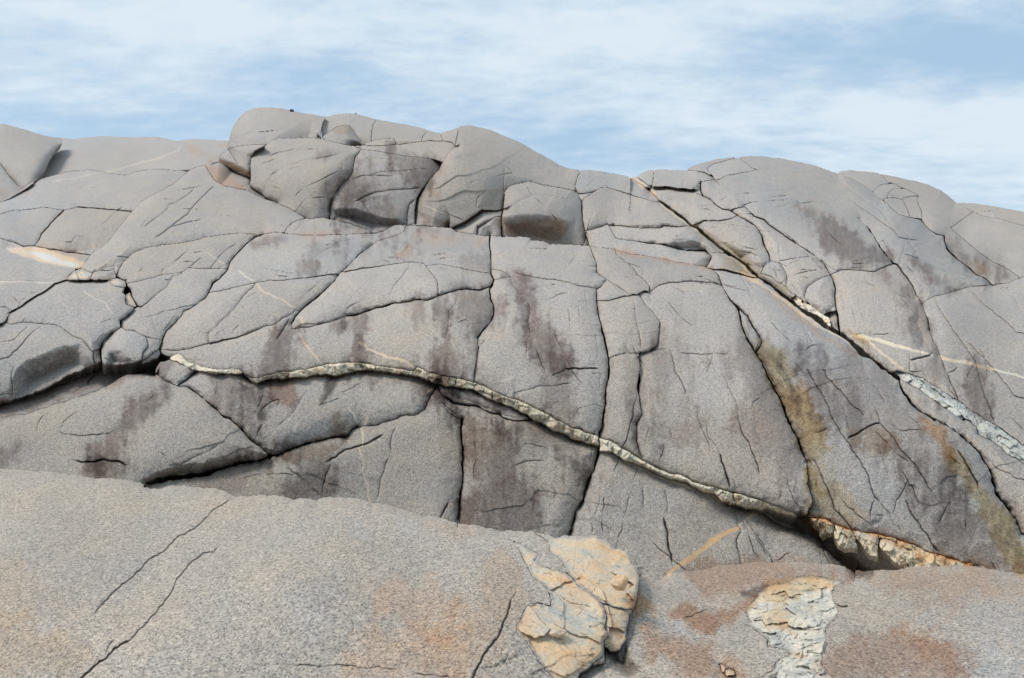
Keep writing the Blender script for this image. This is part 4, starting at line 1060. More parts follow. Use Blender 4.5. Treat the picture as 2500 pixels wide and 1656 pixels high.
# seeds | name | category | label | layer | back offset (m) | group | options
ROCKS = '''
0,1400 | foreground_rock | rock | broad speckled granite slab underfoot filling the lower left, with two diagonal hairline cracks | F | 0
1834,1411 | foreground_boulder | rock | rusty brown and grey granite ledge filling the lower right corner around white flaky rock | FR | 0
1807,711 | granite_block | rock | long steep slab with ochre streaks running down to the lower right | M | 0
1650,706 | granite_block | rock | tall central right slab with purple-brown water stains above the pale vein | M | 0
351,952 | granite_whaleback | rock | smooth whaleback rock with a dark diagonal stain just behind the foreground slab at left | M | 0
1222,611 | granite_block | rock | tall middle slab with a long dark stain down its centre | M | 0
2518,693 | granite_block | rock | wide slab at the right edge crossed by a thin pale vein | R | 0
1823,442 | granite_dome | rock | big rounded dome at upper right with a long brown stain | R | 0
1060,1005 | granite_block | rock | grey block below the pale vein with a narrow orange vein running down it | M | .2
1484,1136 | granite_block | rock | low block at centre right crossed by an orange vein | M | .2
1166,731 | granite_block | rock | slab just above the pale ledge with three dark stains | M | 0
1150,1015 | granite_block | rock | dark stained block below the vein at the centre of the outcrop | M | .2
506,927 | granite_block | rock | mottled grey and brown block below the left end of the pale ledge | M | .2
500,456 | granite_spine | rock | pointed sloping spine of rock left of the big boulders | M | 0
1142,381 | granite_dome | rock | tall smooth dome left of the middle of the skyline | UB | 0
2070,675 | granite_block | rock | smooth block right of the wide curving crack, a small dark spot on it | R | 0
76,808 | granite_block | rock | block with a brown front face at the left edge | ML | 0
0,650 | flat_rock | rock | low flat slab at left edge holding a pale whitish patch | P | 0
711,371 | granite_boulder | boulder | big rounded boulder with curved grooves below the summit boulder | UA | 0
2442,1123 | granite_block | rock | narrow slab tapering down along the right edge below the crushed vein | M | .1
902,392 | granite_boulder | boulder | bulging boulder with dark water stains left of the tall dome | UA | 0
724,587 | granite_block | rock | long pale slab along the left part of the middle crest | M | 0
290,387 | background_dome | rock | low smooth dome on the left skyline | LC | 0
212,455 | granite_block | rock | pale sloping slab at far left with fine parallel cracks | L | 0
1015,658 | granite_block | rock | slab with a wavy lower edge over a dark horizontal crack near the centre | M | 0
196,717 | granite_block | rock | sloping block at left with a pale pink streak and small stones along its right side | ML | 0
1273,471 | granite_boulder | boulder | squarish boulder with a dark brown overhanging front | UC | 0
1002,586 | granite_block | rock | pinkish slab on the middle crest below the bulging boulder | M | 0
2409,578 | granite_dome | rock | gentle dome at the far right below the skyline | FK | 0
674,701 | granite_block | rock | slab with a thin pink vein ending at a diagonal crack | M | 0
46,386 | background_dome | rock | smooth dome at the upper left corner of the outcrop | LB | 0
534,613 | granite_block | rock | lens shaped slab below the pointed spine | M | 0
2295,539 | granite_block | rock | narrow skyline rock running down behind the right dome | FK | 0
479,671 | granite_block | rock | narrow diagonal slab left of centre widening to the right | M | 0
239,920 | gully_rock | rock | dark purple rock floor of the gully behind the whaleback | G | 0
1518,885 | granite_block | rock | narrow upright slab right of the long vertical crack | M | 0
174,531 | granite_block | rock | rounded block with a shaded right side above the white patch | L | 0
1540,739 | granite_block | rock | small squarish block at the top of the long vertical crack | M | 0
1482,507 | granite_block | rock | triangular block between the overhanging boulder and the diagonal crack | UE | 0
630,309 | summit_boulder | boulder | rounded boulder on the highest point of the outcrop | U1 | 0
535,730 | granite_block | rock | thin diagonal slab left of the one with the pink vein | M | 0
1898,610 | granite_block | rock | cracked wedge of rock left of the wide curving crack | R | 0
-60,419 | granite_block | rock | pinkish low rock at the left edge below the corner dome | L0 | 0
1767,555 | granite_block | rock | block with a shaded lower side right of the diagonal crack | R | 0
42,533 | granite_block | rock | small rounded block at the left edge beside the block with the shaded side | L | 0
2086,1355 | gully_rock | rock | dark wet rock in the hollow under the broken vein at lower right | GR | 0
1599,672 | granite_block | rock | pale slab under the pink-edged crest right of centre | M | 0
1478,578 | granite_block | rock | bluish stepped block at the foot of the triangular block | UE | .12
1638,568 | granite_block | rock | flat stepped layer with a dark crack under the triangular block | UE | 0
1678,493 | granite_block | rock | flat topped block just right of the upper diagonal crack | R | 0
1494,653 | granite_block | rock | small slab on the crest just right of the long vertical crack | M | 0
318,839 | cube_stone | rock | grey cube shaped block wedged beside the brown-faced block | ML | -.15
1428,447 | granite_block | rock | low crest rock right of the tall dome | UD | 0
1089,671 | granite_block | rock | small block with a rounded lower edge left of the central crossing cracks | M | 0
2586,546 | background_dome | rock | distant low slope at the far right edge | F0 | 0
1122,967 | rock_lip | rock | dark overhanging lip of rock under the pale vein | M | .1
786,555 | granite_block | rock | low pinkish hump below the bulging boulder | M | .1
1065,367 | granite_block | rock | thin flat slab between the summit ridge and the bulging boulder | U7 | 0
1673,440 | granite_boulder | boulder | low rounded boulder with a shaded underside on the skyline left of the big dome | R | 0
1994,722 | granite_block | rock | rounded knob at the bottom of the wide curving crack | R | 0
892,312 | granite_boulder | boulder | skyline rock just right of the gap beside the summit boulder | U6 | 0
982,327 | granite_boulder | boulder | long low skyline rock behind the bulging boulder | U6 | 0
351,704 | granite_block | rock | small angular block right of the pink stones | M | 0
545,426 | granite_boulder | boulder | small boulder with a dark face and a brown base under the summit boulder | U2 | 0
590,387 | quartz_sheet | rock | pink sloping sheet of rock beside the pointed spine | PK | 0
1756,416 | granite_block | rock | pale block on top of the right dome | R | 0
1148,552 | granite_block | rock | low sloping lobe at the foot of the tall dome | UB | -.1
2127,440 | granite_block | rock | first rounded knob of the right skyline | FK | 0
842,328 | wedge_boulder | boulder | loose pinkish triangular boulder resting in the gap near the summit | U4 | 0
1756,634 | granite_block | rock | small shelf rock squeezed along the diagonal crack | M | .1
2063,1312 | quartz_chunk | stone | middle pale chunk of the broken vein at lower right | M | 0 | broken vein chunks
2127,1322 | quartz_chunk | stone | third pale chunk of the broken vein with a dark gap beside it | M | 0 | broken vein chunks
2012,1287 | quartz_chunk | stone | uppermost pale chunk of the broken vein by the wet hollow | M | 0 | broken vein chunks
2198,1346 | quartz_chunk | stone | longest cream and orange chunk of the broken vein at lower right | M | 0 | broken vein chunks
1486,712 | granite_block | rock | little triangular block at a joint crossing right of the long crack | M | 0
1846,834 | granite_splinter | rock | thin pointed splinter between two dark cracks | M | 0
1894,659 | granite_block | rock | small rounded block beside the crack debris | R | 0
-60,807 | granite_block | rock | rock corner at the left edge below the flat slab | ML | 0
1204,554 | granite_block | rock | small wedge of rock left of the overhanging boulder | UB | 0
2226,496 | granite_block | rock | last narrow knob of the right skyline chain | FK | 0
2193,503 | granite_block | rock | pointed knob low in the right skyline chain | FK | 0
1945,731 | pale_stone | stone | pale bar of stone wedged in the diagonal crack | R | .15
374,842 | granite_stone | stone | small split stone right of the cube shaped block | ML | -.1
2153,466 | granite_block | rock | second rounded knob of the right skyline chain | FK | 0
2198,474 | granite_block | rock | small flat knob in the middle of the right skyline chain | FK | 0
1714,410 | granite_block | rock | thin skyline rock at the left shoulder of the right dome | R | 0
199,667 | pink_stone | stone | cream pink flake of rock lying on the flat slab at left | M | 0 | pink stones
249,672 | granite_stone | stone | grey stone under the tip of the spine | M | 0
1098,333 | granite_block | rock | narrow skyline piece against the tall dome | U6 | 0
1582,432 | pink_rock | rock | pinkish vein rock at the head of the diagonal crack | UD | -.1
1050,331 | granite_block | rock | small skyline piece left of the narrow one by the tall dome | U6 | 0
943,344 | granite_stone | stone | flat grey stone leaning under the long skyline rock | U5 | 0
2031,773 | granite_rubble | stone | brown rubble at the bottom of the diagonal crack | R | .3
281,687 | pink_stone | stone | flat pink stone left of the small angular block | M | 0 | pink stones
375,869 | granite_stone | stone | small rounded stone under the split stone | ML | 0
1214,671 | granite_stone | stone | small grey triangular stone at the central crossing cracks | M | 0
236,869 | granite_stone | stone | small dark stone wedged left of the cube shaped block | ML | .1
314,733 | pink_stone | stone | upright pink stone at the corner of two cracks at left | M | 0 | pink stones
2420,525 | granite_boulder | boulder | small brownish boulder at the far right skyline | F0 | -16
417,905 | granite_block | rock | grey five-sided block at the left end of the pale ledge | M | .05
1777,1640 | pale_stone | stone | pale elongated stone at the bottom edge right of centre | FR | -.02
1553,434 | granite_stone | stone | tiny stone at the head of the diagonal crack | UD | -.1
1420,477 | granite_stone | stone | tiny rock in the shadowed notch above the triangular block | UE | .3
1702,463 | granite_block | rock | small corner piece left of the dome's first crack | R | 0
'''
# veins and pegmatites: parts of the rock they are set in:  seed | name | owner seed | layer | offset | material kind
VEINS = '''
825,901 | quartz_vein | 1166,731 | M | -.03 | v
1481,1087 | quartz_vein | 1650,706 | M | -.03 | v
433,874 | quartz_vein | 1166,731 | M | -.02 | v
2514,1115 | crushed_vein | 2518,693 | R | .0 | w
1407,1344 | pegmatite_cap | 0,1400 | F | 0 | p
1362,1418 | pegmatite_slab | 0,1400 | F | 0 | p
1497,1499 | pegmatite_wall | 0,1400 | F | .02 | p
1468,1613 | pegmatite_wall | 0,1400 | F | .02 | p
1980,1426 | flaky_pegmatite | 1834,1411 | FR | 0 | q
'''
used = {}
def claim(seeds, who):
    ids = []
    for s in seeds.split():
        c = comp_at([float(x) for x in s.split(',')])
        if c and c not in used: used[c] = who; ids.append(c)
        elif c: print('SEED CLASH', s, who, used[c])
        else: print('NO ROCK', s, who)
    return ids
rocks = []
for line in ROCKS.strip().splitlines():
    f = [x.strip() for x in line.split('|')]; rocks.append([claim(f[0], f[3])] + f)
veins = []
for line in VEINS.strip().splitlines():
    f = [x.strip() for x in line.split('|')]; veins.append([claim(f[0], f[1])] + f)
skyid = comp_at((1250, 216 + 20)); print('sky', skyid, used.get(skyid))
used[skyid] = 'sky'
for i in np.argsort(-areas):
    if i and i not in used and areas[i] * STEP * STEP > 60:
        ys, xs = np.where(lab == i); m = JD[ys, xs].argmax(); print('UNCLAIMED', i, areas[i] * STEP ** 2, U0 + xs[m] * STEP, V0 + ys[m] * STEP)
# === BUILD
def terrace(x): f = x - np.floor(x); return np.floor(x) + smooth((f - .7) / .3)
def shards(sl, cell, seed, ax, ay, tilt, step, rot=0.0):
    """broken rock: cells of a jittered lattice, each a tilted flat face at its own height"""
    ca, sa = math.cos(rot), math.sin(rot)
    x0 = WU[sl] + 2 * n22[sl]; y0 = WV[sl] + 2 * n9[sl]
    x = (x0 * ca + y0 * sa) / (cell * ax); y = (-x0 * sa + y0 * ca) / (cell * ay)
    ix, iy = np.floor(x).astype(np.int64), np.floor(y).astype(np.int64)
    best = np.full(x.shape, 1e9); out = np.zeros(x.shape)
    def hsh(a, b, k):
        h = (a * 73856093) ^ (b * 19349663) ^ ((k + seed * 17) * 83492791); h = (h ^ (h >> 13)) * 1274126177 & 0x7fffffff
        return ((h ^ (h >> 11)) & 0xffff) / 65535.0
    for dy in (-1, 0, 1):
        for dx in (-1, 0, 1):
            cx, cy = ix + dx, iy + dy; px_, py_ = cx + .15 + .7 * hsh(cx, cy, 1), cy + .15 + .7 * hsh(cx, cy, 2)
            ex, ey = x - px_, y - py_; d = ex * ex + ey * ey
            val = step * (hsh(cx, cy, 3) - .5) + tilt * ((hsh(cx, cy, 4) - .5) * ex * cell * ax + (hsh(cx, cy, 5) - .5) * ey * cell * ay)
            b = d < best; best = np.where(b, d, best); out = np.where(b, val, out)
    return out.astype(np.float32)
def extra_relief(kind, sl):
    if kind == 'q': return shards(sl, 40, 1, 1.7, .6, 1.3, 12, -.25) + shards(sl, 14, 2, 1.5, .7, .9, 3.5, -.25)
    if kind == 'p': return shards(sl, 80, 3, 1.5, .7, .45, 5, .5) + shards(sl, 24, 4, 1.6, .6, .3, 1.2, .5)
    if kind == 'v': return shards(sl, 22, 5, 1.0, .9, 1.4, 6, .4) + shards(sl, 9, 6, 1.2, .8, .8, 2.5, .4) - 3
    if kind == 'w': return shards(sl, 24, 7, 1.6, .5, 1.5, 8, .62) + shards(sl, 9, 8, 1.3, .7, 1.0, 3.5, .62) - 2
    return 0

def make_material(name, kind):
    m = bpy.data.materials.new(name); m.use_nodes = True; t = m.node_tree; t.nodes.clear(); L = t.links
    def n(ty, **k):
        x = t.nodes.new(ty)
        for a, b in k.items(): setattr(x, a, b)
        return x
    def noise(vec, sc, det=3, ro=.55, dist=0):
        x = n('ShaderNodeTexNoise'); x.inputs['Scale'].default_value = sc; x.inputs['Detail'].default_value = det
        x.inputs['Roughness'].default_value = ro; x.inputs['Distortion'].default_value = dist; L.new(vec, x.inputs[0]); return x.outputs[0]
    def ramp(f, stops, interp='LINEAR'):
        x = n('ShaderNodeValToRGB'); L.new(f, x.inputs[0]); cr = x.color_ramp; cr.interpolation = interp
        while len(cr.elements) > 1: cr.elements.remove(cr.elements[-1])
        for i, (p, c) in enumerate(stops):
            e = cr.elements[0] if i == 0 else cr.elements.new(p)
            e.position = p; e.color = (*c, 1)
        return x.outputs[0]
    def mix(f, a, b, mode='MIX'):
        x = n('ShaderNodeMix', data_type='RGBA', blend_type=mode)
        if isinstance(f, float): x.inputs[0].default_value = f
        else: L.new(f, x.inputs[0])
        for i, v in ((6, a), (7, b)):
            if isinstance(v, tuple): x.inputs[i].default_value = (*v, 1)
            else: L.new(v, x.inputs[i])
        return x.outputs[2]
    def mt(op, a, b): return mth(op, a, b, tree=t)
    geo = n('ShaderNodeNewGeometry'); P = geo.outputs['Position']
    at = n('ShaderNodeAttribute', attribute_name='tint'); b = n('ShaderNodeBsdfPrincipled'); o = n('ShaderNodeOutputMaterial')
    L.new(b.outputs[0], o.inputs[0]); b.inputs['Roughness'].default_value = .88; b.inputs['Specular IOR Level'].default_value = .25
    vor = n('ShaderNodeTexVoronoi'); vor.inputs['Scale'].default_value = 125; L.new(P, vor.inputs[0])
    sp = n('ShaderNodeSeparateColor'); L.new(vor.outputs['Color'], sp.inputs[0])
    vo2 = n('ShaderNodeTexVoronoi'); vo2.inputs['Scale'].default_value = 62; L.new(P, vo2.inputs[0])
    sp2 = n('ShaderNodeSeparateColor'); L.new(vo2.outputs['Color'], sp2.inputs[0])
    # feldspar, quartz and mica grains
    grain = ramp(sp.outputs[0], [(0, (.15, .143, .14)), (.13, (.24, .23, .22)), (.25, (.385, .362, .34)), (.62, (.46, .432, .405)), (.86, (.56, .52, .48)), (1, (.68, .63, .57))])
    g2 = ramp(sp2.outputs[1], [(0, (.74, .74, .74)), (.25, (.95, .95, .95)), (.8, (1.05, 1.04, 1.02)), (1, (1.2, 1.16, 1.1))])
    c = mix(1.0, grain, g2, 'MULTIPLY'); c = mix(.15, c, (.432, .402, .372)); c = mix(1.0, c, (.88, .858, .846), 'MULTIPLY')
    mid = noise(P, 22, 4, .7); c = mix(1.0, c, ramp(mid, [(.28, (.90, .90, .90)), (.5, (1, 1, 1)), (.72, (1.08, 1.08, 1.08))]), 'MULTIPLY')
    big = noise(P, 1.3, 5, .6); c = mix(1.0, c, ramp(big, [(.3, (.93, .95, .98)), (.5, (1, 1, 1)), (.7, (1.06, 1.02, .97))]), 'MULTIPLY')
    gran = c
    if kind == 'g':
        vein = mix(noise(P, 14, 5, .6), (.44, .41, .36), (.66, .61, .53))
        c = mix(at.outputs['Alpha'], c, vein)
        bump_s = .55
    else:
        base = {'v': [(.25, (.46, .41, .33)), (.40, (.66, .60, .48)), (.52, (.80, .73, .59)), (.62, (.76, .61, .42)), (.74, (.62, .42, .22))],
                'w': [(.28, (.30, .30, .29)), (.42, (.46, .46, .43)), (.52, (.68, .67, .61)), (.8, (.56, .51, .42))],
                'p': [(.27, (.38, .39, .38)), (.4, (.47, .45, .41)), (.49, (.60, .50, .38)), (.6, (.64, .46, .30)), (.72, (.58, .35, .19))],
                'q': [(.27, (.40, .40, .38)), (.42, (.62, .60, .55)), (.56, (.76, .71, .62)), (.68, (.72, .58, .42)), (.8, (.60, .40, .22))]}[kind]
        nn = noise(P, {'v': 5, 'w': 5, 'p': 4.2, 'q': 6}[kind], 7, .62, .6)
        c = ramp(nn, base)
        gr = noise(P, 60, 4, .7); c = mix(1.0, c, ramp(gr, [(.3, (.74, .74, .73)), (.55, (1, 1, 1)), (.75, (1.13, 1.12, 1.1))]), 'MULTIPLY')
        ve = n('ShaderNodeTexVoronoi', feature='DISTANCE_TO_EDGE'); ve.inputs['Scale'].default_value = {'v': 7, 'w': 9, 'p': 2.2, 'q': 6}[kind]
        mpn = n('ShaderNodeMapping'); L.new(P, mpn.inputs[0]); mpn.inputs['Scale'].default_value = (1, 1, 1.8)
        dn = n('ShaderNodeTexNoise'); dn.inputs['Scale'].default_value = 4; L.new(P, dn.inputs[0])
        va = n('ShaderNodeVectorMath', operation='MULTIPLY_ADD'); L.new(dn.outputs[1], va.inputs[0]); va.inputs[1].default_value = (.5, .5, .5); L.new(mpn.outputs[0], va.inputs[2])
        L.new(va.outputs[0], ve.inputs[0]); crk = ve.outputs[0]
        bump_s = .5
        if kind in 'pq': c = mix(at.outputs['Alpha'], gran, c)
    c = mix(1.0, c, at.outputs['Color'], 'MULTIPLY'); L.new(c, b.inputs['Base Color'])
    h = noise(P, 42, 6, .72); h2 = noise(P, 9, 5, .6)
    hh = mt('MULTIPLY', h, .012); hh = mth('MULTIPLY_ADD', h2, .02, hh, tree=t)
    if kind == 'g':
        hh = mth('MULTIPLY_ADD', sp.outputs[0], .0035, hh, tree=t)
    else:
        cm = n('ShaderNodeMapRange'); L.new(crk, cm.inputs[0]); cm.inputs[1].default_value = 0; cm.inputs[2].default_value = .06; cm.inputs[3].default_value = {'p': -.006, 'q': -.012}.get(kind, -.03); cm.inputs[4].default_value = 0
        hh = mt('ADD', hh, cm.outputs[0])
    bp = n('ShaderNodeBump'); bp.inputs['Strength'].default_value = bump_s; bp.inputs['Distance'].default_value = 1.0
    L.new(hh, bp.inputs['Height']); L.new(bp.outputs[0], b.inputs['Normal'])
    return m
MAT = {k: make_material(nm, k) for k, nm in dict(g='granite', v='quartz_vein_rock', w='crushed_quartz', p='orange_pegmatite', q='white_pegmatite').items()}

allpts = []
def build_rock(name, ids, layer, off, kind='g', parent=None, thick=None):
    cm = np.isin(lab, ids)
    ys, xs = np.where(cm); j0, j1, i0, i1 = max(0, ys.min() - 1), min(H_, ys.max() + 2), max(0, xs.min() - 1), min(W_, xs.max() + 2)
    sl = (slice(j0, j1), slice(i0, i1)); c = cm[sl]; jd = JT[sl]
    h, w = c.shape
    # which grid corners bound the rock: grow by one cell, pull the new corners back to the joint edge
    uc_, vc_ = U0 + xs.mean() * STEP, V0 + ys.mean() * STEP; rr_ = random.Random(len(xs)); ext = max(np.ptp(xs), np.ptp(ys)) * STEP
    tl = .16 * min(1, 260 / (ext + 1)); au, av = rr_.uniform(-tl, tl), rr_.uniform(-tl, tl)
    px = au * (U0 + np.arange(i0, i1) * STEP - uc_)[None, :] + av * (V0 + np.arange(j0, j1) * STEP - vc_)[:, None] if kind == 'g' and layer not in ('F', 'FR') else 0
    core = smooth((JD[sl] - 1) / 7 + .35 * n9[sl]) if kind in 'pq' else np.ones(c.shape, np.float32)
    px = px + RND[sl] * (1 if kind == 'g' else .15) + CRK[sl] + (FAC[sl] if kind == 'g' else 0) + REL[sl] + extra_relief(kind, sl) * core
    su = np.zeros((h, w), np.float32); sv = np.zeros_like(su); cnt = np.zeros_like(su); sp_ = np.zeros_like(su); iu = np.zeros_like(su); iv = np.zeros_like(su); sbk = np.zeros_like(su); bki = BACK[sl]
    GX, GY = np.meshgrid(U0 + np.arange(i0, i1) * STEP, V0 + np.arange(j0, j1) * STEP)
    for dj in (-1, 0, 1):
        for di in (-1, 0, 1):
            if dj == 0 and di == 0: continue
            a = (slice(max(0, -dj), h - max(0, dj)), slice(max(0, -di), w - max(0, di)))     # the outside corner
            b = (slice(max(0, dj), h + min(0, dj)), slice(max(0, di), w + min(0, di)))       # its inside neighbour
            ok = c[b] & ~c[a]; jin = jd[b]; jout = jd[a]; ln = STEP * math.hypot(di, dj)
            t = np.clip(np.where(jout < 0, jin / np.maximum(jin - jout, 1e-3), jin / ln), 0, 1)
            su[a] += np.where(ok, GX[b] + (GX[a] - GX[b]) * t, 0); sv[a] += np.where(ok, GY[b] + (GY[a] - GY[b]) * t, 0); cnt[a] += ok
            sbk[a] += ok & bki[b]; sp_[a] += np.where(ok, px[b], 0); iu[a] += np.where(ok, GX[b], 0); iv[a] += np.where(ok, GY[b], 0)
    ring = (cnt > 0) & ~c
    U = np.where(ring, su / np.maximum(cnt, 1), GX); V = np.where(ring, sv / np.maximum(cnt, 1), GY)
    use = c | ring
    q = use[:-1, :-1] & use[1:, :-1] & use[:-1, 1:] & use[1:, 1:]
    anyin = c[:-1, :-1] | c[1:, :-1] | c[:-1, 1:] | c[1:, 1:]
    q &= anyin
    vid = np.full((h, w), -1, np.int64)
    touched = np.zeros((h, w), bool); touched[:-1, :-1] |= q; touched[1:, :-1] |= q; touched[:-1, 1:] |= q; touched[1:, 1:] |= q
    nv = int(touched.sum()); vid[touched] = np.arange(nv)
    bk = ring & (sbk > 0) & (OPEN[sl] < 5)                                    # farther rock runs on behind the nearer crest
    for A_, I_ in ((U, iu), (V, iv)): A_[bk] += (5 if ys.max() * STEP + V0 > 1180 else .3) * (A_ - I_ / np.maximum(cnt, 1))[bk]
    u = U[touched]; v = V[touched]
    Y = TPSF[layer](u, v)
    px = np.where(ring, sp_ / np.maximum(cnt, 1) + 2, px)
    ou = np.where(ring, U - iu / np.maximum(cnt, 1), 0)[touched]; ov = np.where(ring, V - iv / np.maximum(cnt, 1), 0)[touched]
    opn = OPEN[sl][touched]
    Y = (Y + px[touched] * Y / FPX + off).astype(np.float64)
    X = (u - CX) / FPX * Y; Z = -(v - CY) / FPX * Y + CAMZ
    co = np.stack([X, Y, Z], 1)
    a, b_, c_, d = vid[:-1, :-1][q], vid[1:, :-1][q], vid[1:, 1:][q], vid[:-1, 1:][q]
    faces = np.stack([a, b_, c_, d], 1)
    # outline edges -> solid sides going back into the hill
    e = np.concatenate([faces[:, [0, 1]], faces[:, [1, 2]], faces[:, [2, 3]], faces[:, [3, 0]]])
    key = e.min(1) * nv + e.max(1); uq, inv, ct = np.unique(key, return_inverse=True, return_counts=True)
    be = e[ct[inv] == 1]; bv = np.unique(be); nb = len(bv); mp = np.full(nv, -1); mp[bv] = np.arange(nb)
    T = thick or float(np.clip(.05 * np.median(Y) + .25, .25, 1.8))
    r = co[bv]; cen = np.median(co, 0)
    dirv = r / np.linalg.norm(r, axis=1)[:, None]
    r1 = r + dirv * T * .5 + np.array([0, 0, -.05 * T]); r2 = r + dirv * T + (cen - r) * .04 + np.array([0, 0, -.2 * T])
    on = np.hypot(ou[bv], ov[bv]) + 1e-6; gr_ = np.where(opn[bv] > 12, 3.2, 0) * Y[bv] / FPX
    r2[:, 0] += ou[bv] / on * gr_; r2[:, 2] -= ov[bv] / on * gr_              # the joint closes to a V inside the hill
    allco = np.concatenate([co, r, r1, r2])        # the outline is doubled so the edge stays crisp
    m0, m1 = nv + mp[be[:, 0]], nv + mp[be[:, 1]]
    f1 = np.stack([m1, m0, m0 + nb, m1 + nb], 1); f2 = np.stack([m1 + nb, m0 + nb, m0 + 2 * nb, m1 + 2 * nb], 1)
    F = np.concatenate([faces, f1, f2]).astype(np.int32)
    me = bpy.data.meshes.new(name)
    org = cen.copy(); org[2] = np.percentile(co[:, 2], 3)
    me.vertices.add(len(allco)); me.vertices.foreach_set('co', (allco - org).astype(np.float32).ravel())
    me.loops.add(F.size); me.loops.foreach_set('vertex_index', F.ravel())
    me.polygons.add(len(F)); me.polygons.foreach_set('loop_start', np.arange(0, F.size, 4, dtype=np.int32))
    me.polygons.foreach_set('use_smooth', np.ones(len(F), bool))
    me.update(calc_edges=True)
    rc = random.Random(len(xs) + 5); l_ = rc.uniform(.95, 1.05); w_ = rc.uniform(-.022, .022)
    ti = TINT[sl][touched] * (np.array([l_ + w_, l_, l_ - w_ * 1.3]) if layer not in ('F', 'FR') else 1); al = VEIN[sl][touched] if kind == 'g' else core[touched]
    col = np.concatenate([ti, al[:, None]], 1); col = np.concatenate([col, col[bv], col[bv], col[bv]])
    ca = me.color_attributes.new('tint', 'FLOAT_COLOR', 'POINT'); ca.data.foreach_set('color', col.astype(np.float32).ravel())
    me.materials.append(MAT[kind])
    ob = bpy.data.objects.new(name, me); scn.collection.objects.link(ob)
    if parent: ob.parent = parent; ob.location = org - np.array(parent.location)
    else: ob.location = org
    allpts.append(co[::17])
    return ob
owner = {}
for ids, seed, name, cat, label, layer, off, *grp in rocks:
    if not ids: continue
    kind = 'v' if name in ('quartz_chunk', 'pale_stone') else 'p' if name in ('loose_stone', 'pink_stone') else 'g'
    ob = build_rock(name, ids, layer, float(off), kind, thick=.16 if name == 'quartz_chunk' else None)
    ob['label'] = label; ob['category'] = cat
    if grp and grp[0]: ob['group'] = grp[0]
    owner[seed] = ob
for ids, seed, name, own, layer, off, kind in veins:
    if ids: build_rock(name, ids, layer, float(off), kind, parent=owner[own])
# ---------------------------------------------------------------- the hill itself, under and behind the blocks
A = np.concatenate(allpts); G = .35; gx0, gx1, gy0, gy1 = -34., 42., 1.0, 66.
nx, ny = int((gx1 - gx0) / G), int((gy1 - gy0) / G)
zg = np.full((ny, nx), 99.); ii = ((A[:, 0] - gx0) / G).astype(int); jj = ((A[:, 1] - gy0) / G).astype(int)
ok = (ii >= 0) & (ii < nx) & (jj >= 0) & (jj < ny); np.minimum.at(zg, (jj[ok], ii[ok]), A[ok, 2])
known = zg < 98
z = np.where(known, zg, 0.); zz_ = np.where(known, zg, -2.5)
# coarse to fine filling of the gaps
for s in (16, 8, 4, 2, 1):
    for it in range(60):
        p = np.pad(zz_, s, mode='edge')
        avg = (p[:-2 * s, s:-s] + p[2 * s:, s:-s] + p[s:-s, :-2 * s] + p[s:-s, 2 * s:]) / 4
        zz_ = np.where(known, zg, avg)
for it in range(3):
    p = np.pad(zz_, 1, mode='edge'); nbm = np.minimum.reduce([p[:-2, 1:-1], p[2:, 1:-1], p[1:-1, :-2], p[1:-1, 2:], zz_]); zz_ = np.minimum(zz_, nbm * .5 + zz_ * .5)
xs_ = gx0 + (np.arange(nx) + .5) * G; ys_ = gy0 + (np.arange(ny) + .5) * G
XX, YY = np.meshgrid(xs_, ys_)
zz_ = zz_ - .75
# never rise above the line from the eye to the rock in front: sink whatever lies behind the crest
crest = np.full(400, -9.); az = np.clip(((A[:, 0] / A[:, 1]) * 200 + 200).astype(int), 0, 399); np.maximum.at(crest, az, A[:, 2] / A[:, 1])
crest = np.minimum.reduce([np.roll(crest, k) for k in (-2, -1, 0, 1, 2)])
azg = np.clip((XX / YY * 200 + 200).astype(int), 0, 399); cz = crest[azg]; zz_ = np.where(cz > -8, np.minimum(zz_, cz * YY - .5), zz_)
def grid_mesh(name, X, Y, Z, mat, smooth_=True):
    h, w = X.shape; me = bpy.data.meshes.new(name); co = np.stack([X, Y, Z], -1).reshape(-1, 3)
    idx = np.arange(h * w).reshape(h, w); F = np.stack([idx[:-1, :-1], idx[:-1, 1:], idx[1:, 1:], idx[1:, :-1]], -1).reshape(-1, 4).astype(np.int32)
    me.vertices.add(len(co)); me.vertices.foreach_set('co', co.astype(np.float32).ravel()); me.loops.add(F.size); me.loops.foreach_set('vertex_index', F.ravel())
    me.polygons.add(len(F)); me.polygons.foreach_set('loop_start', np.arange(0, F.size, 4, dtype=np.int32)); me.polygons.foreach_set('use_smooth', np.ones(len(F), bool)); me.update(calc_edges=True)
    ca = me.color_attributes.new('tint', 'FLOAT_COLOR', 'POINT'); c = np.ones((len(co), 4), np.float32); c[:, 3] = 0; c[:, :3] = .85; ca.data.foreach_set('color', c.ravel())
    me.materials.append(mat); ob = bpy.data.objects.new(name, me); scn.collection.objects.link(ob); ob['kind'] = 'structure'; return ob
# hill sheet runs on to the horizon: edges are drawn out and down
ex = np.concatenate([[-6000, -400, -80], xs_, [90, 400, 6000]]); ey = np.concatenate([[-6000, -300, -30], ys_, [90, 400, 9000]])
Z2 = np.pad(zz_, 3, mode='edge'); XE, YE = np.meshgrid(ex, ey)
dist = np.maximum.reduce([gx0 - XE, XE - gx1, gy0 - YE, YE - gy1, 0 * XE]); Z2 = np.where(dist > 0, np.minimum(Z2, -2.2) - np.minimum(dist * .05, 4), Z2)
grid_mesh('ground', XE, YE, Z2, MAT['g'])
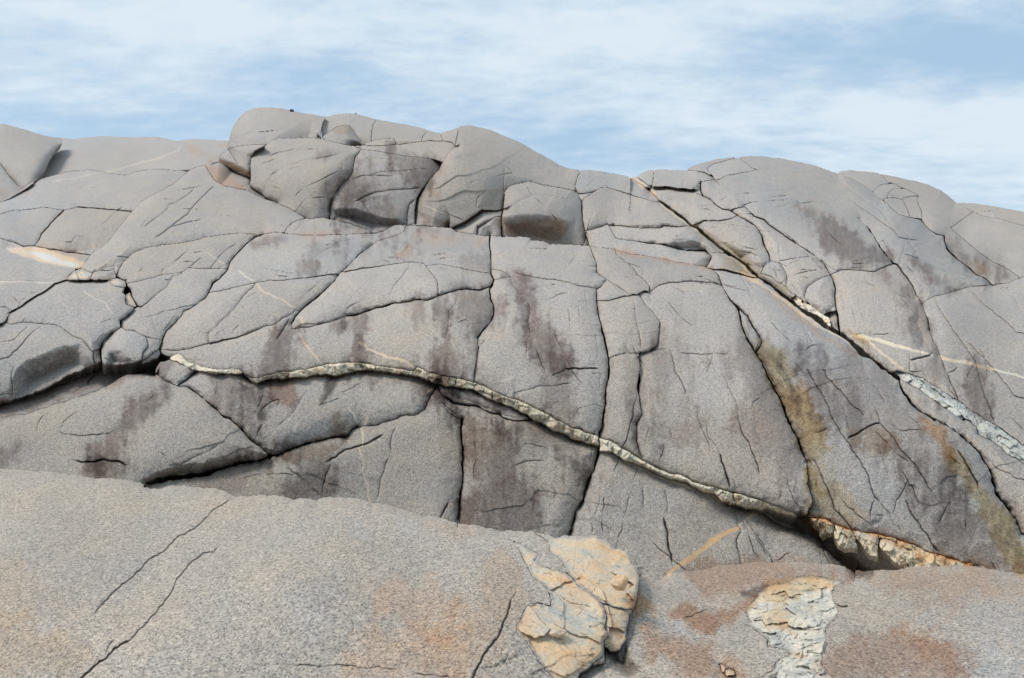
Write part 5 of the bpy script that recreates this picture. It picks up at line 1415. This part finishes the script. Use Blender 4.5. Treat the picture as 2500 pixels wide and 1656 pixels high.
# ---------------------------------------------------------------- two dark stones on the skyline
def stone(name, label, u, v, Y, w_, h_, d_, tint, seed, sink=.35, cat='stone', rotz=0.0, mat='g'):
    """rounded irregular stone: an icosphere broken up by noise, resting on the rock below"""
    import bmesh
    bm = bmesh.new(); bmesh.ops.create_icosphere(bm, subdivisions=4, radius=1); r = random.Random(seed)
    pl = [(Vector((r.gauss(0, 1), r.gauss(0, 1), r.gauss(0, 1))).normalized(), r.uniform(.62, .9)) for _ in range(9)]
    from mathutils import noise as mn
    for x in bm.verts:
        p = x.co.copy()
        for n_, k in pl:
            dd = p.dot(n_)
            if dd > k: p -= n_ * (dd - k) * .85
        p *= 1 + .07 * mn.noise(p * 2.1 + Vector((seed, 0, 0))) + .03 * mn.noise(p * 6 + Vector((seed, 3, 0)))
        x.co = Vector((p.x * w_ / 2, p.y * d_ / 2, (p.z + 1 - sink) * h_ / 2))
    me = bpy.data.meshes.new(name); bm.to_mesh(me); bm.free()
    me.polygons.foreach_set('use_smooth', [True] * len(me.polygons))
    ca = me.color_attributes.new('tint', 'FLOAT_COLOR', 'POINT'); ca.data.foreach_set('color', np.tile(np.array([*tint, 1 if mat != 'g' else 0], np.float32), len(me.vertices)))
    me.materials.append(MAT[mat]); o = bpy.data.objects.new(name, me); scn.collection.objects.link(o)
    o.location = ((u - CX) / FPX * Y, Y, -(v - CY) / FPX * Y); o.rotation_euler = (0, 0, rotz); o['label'] = label; o['category'] = cat
    return o
stone('dark_stone', 'larger dark stone sitting on the skyline of the summit boulder', 712.5, 272.5, 31.6, .19, .10, .16, (.16, .16, .17), 3)
stone('dark_stone', 'tiny dark stone on the skyline right of the summit gap', 869, 278.5, 33.0, .075, .06, .07, (.2, .19, .18), 5)

def on_layer(layer, u, v): return float(TPSF[layer](np.array([u]), np.array([v]))[0])
stone('loose_stone', 'tan angular stone perched on the orange pegmatite at bottom centre', 1513, 1440, on_layer('F', 1513, 1440) - .12, .105, .085, .09, (1.1, 1.0, .9), 11, .1, mat='p')
stone('loose_stone', 'thin flake of tan rock lying low on the orange pegmatite slab', 1362, 1552, on_layer('F', 1362, 1552) - .05, .09, .035, .06, (1.1, .98, .85), 14, .2, mat='p', rotz=.5)
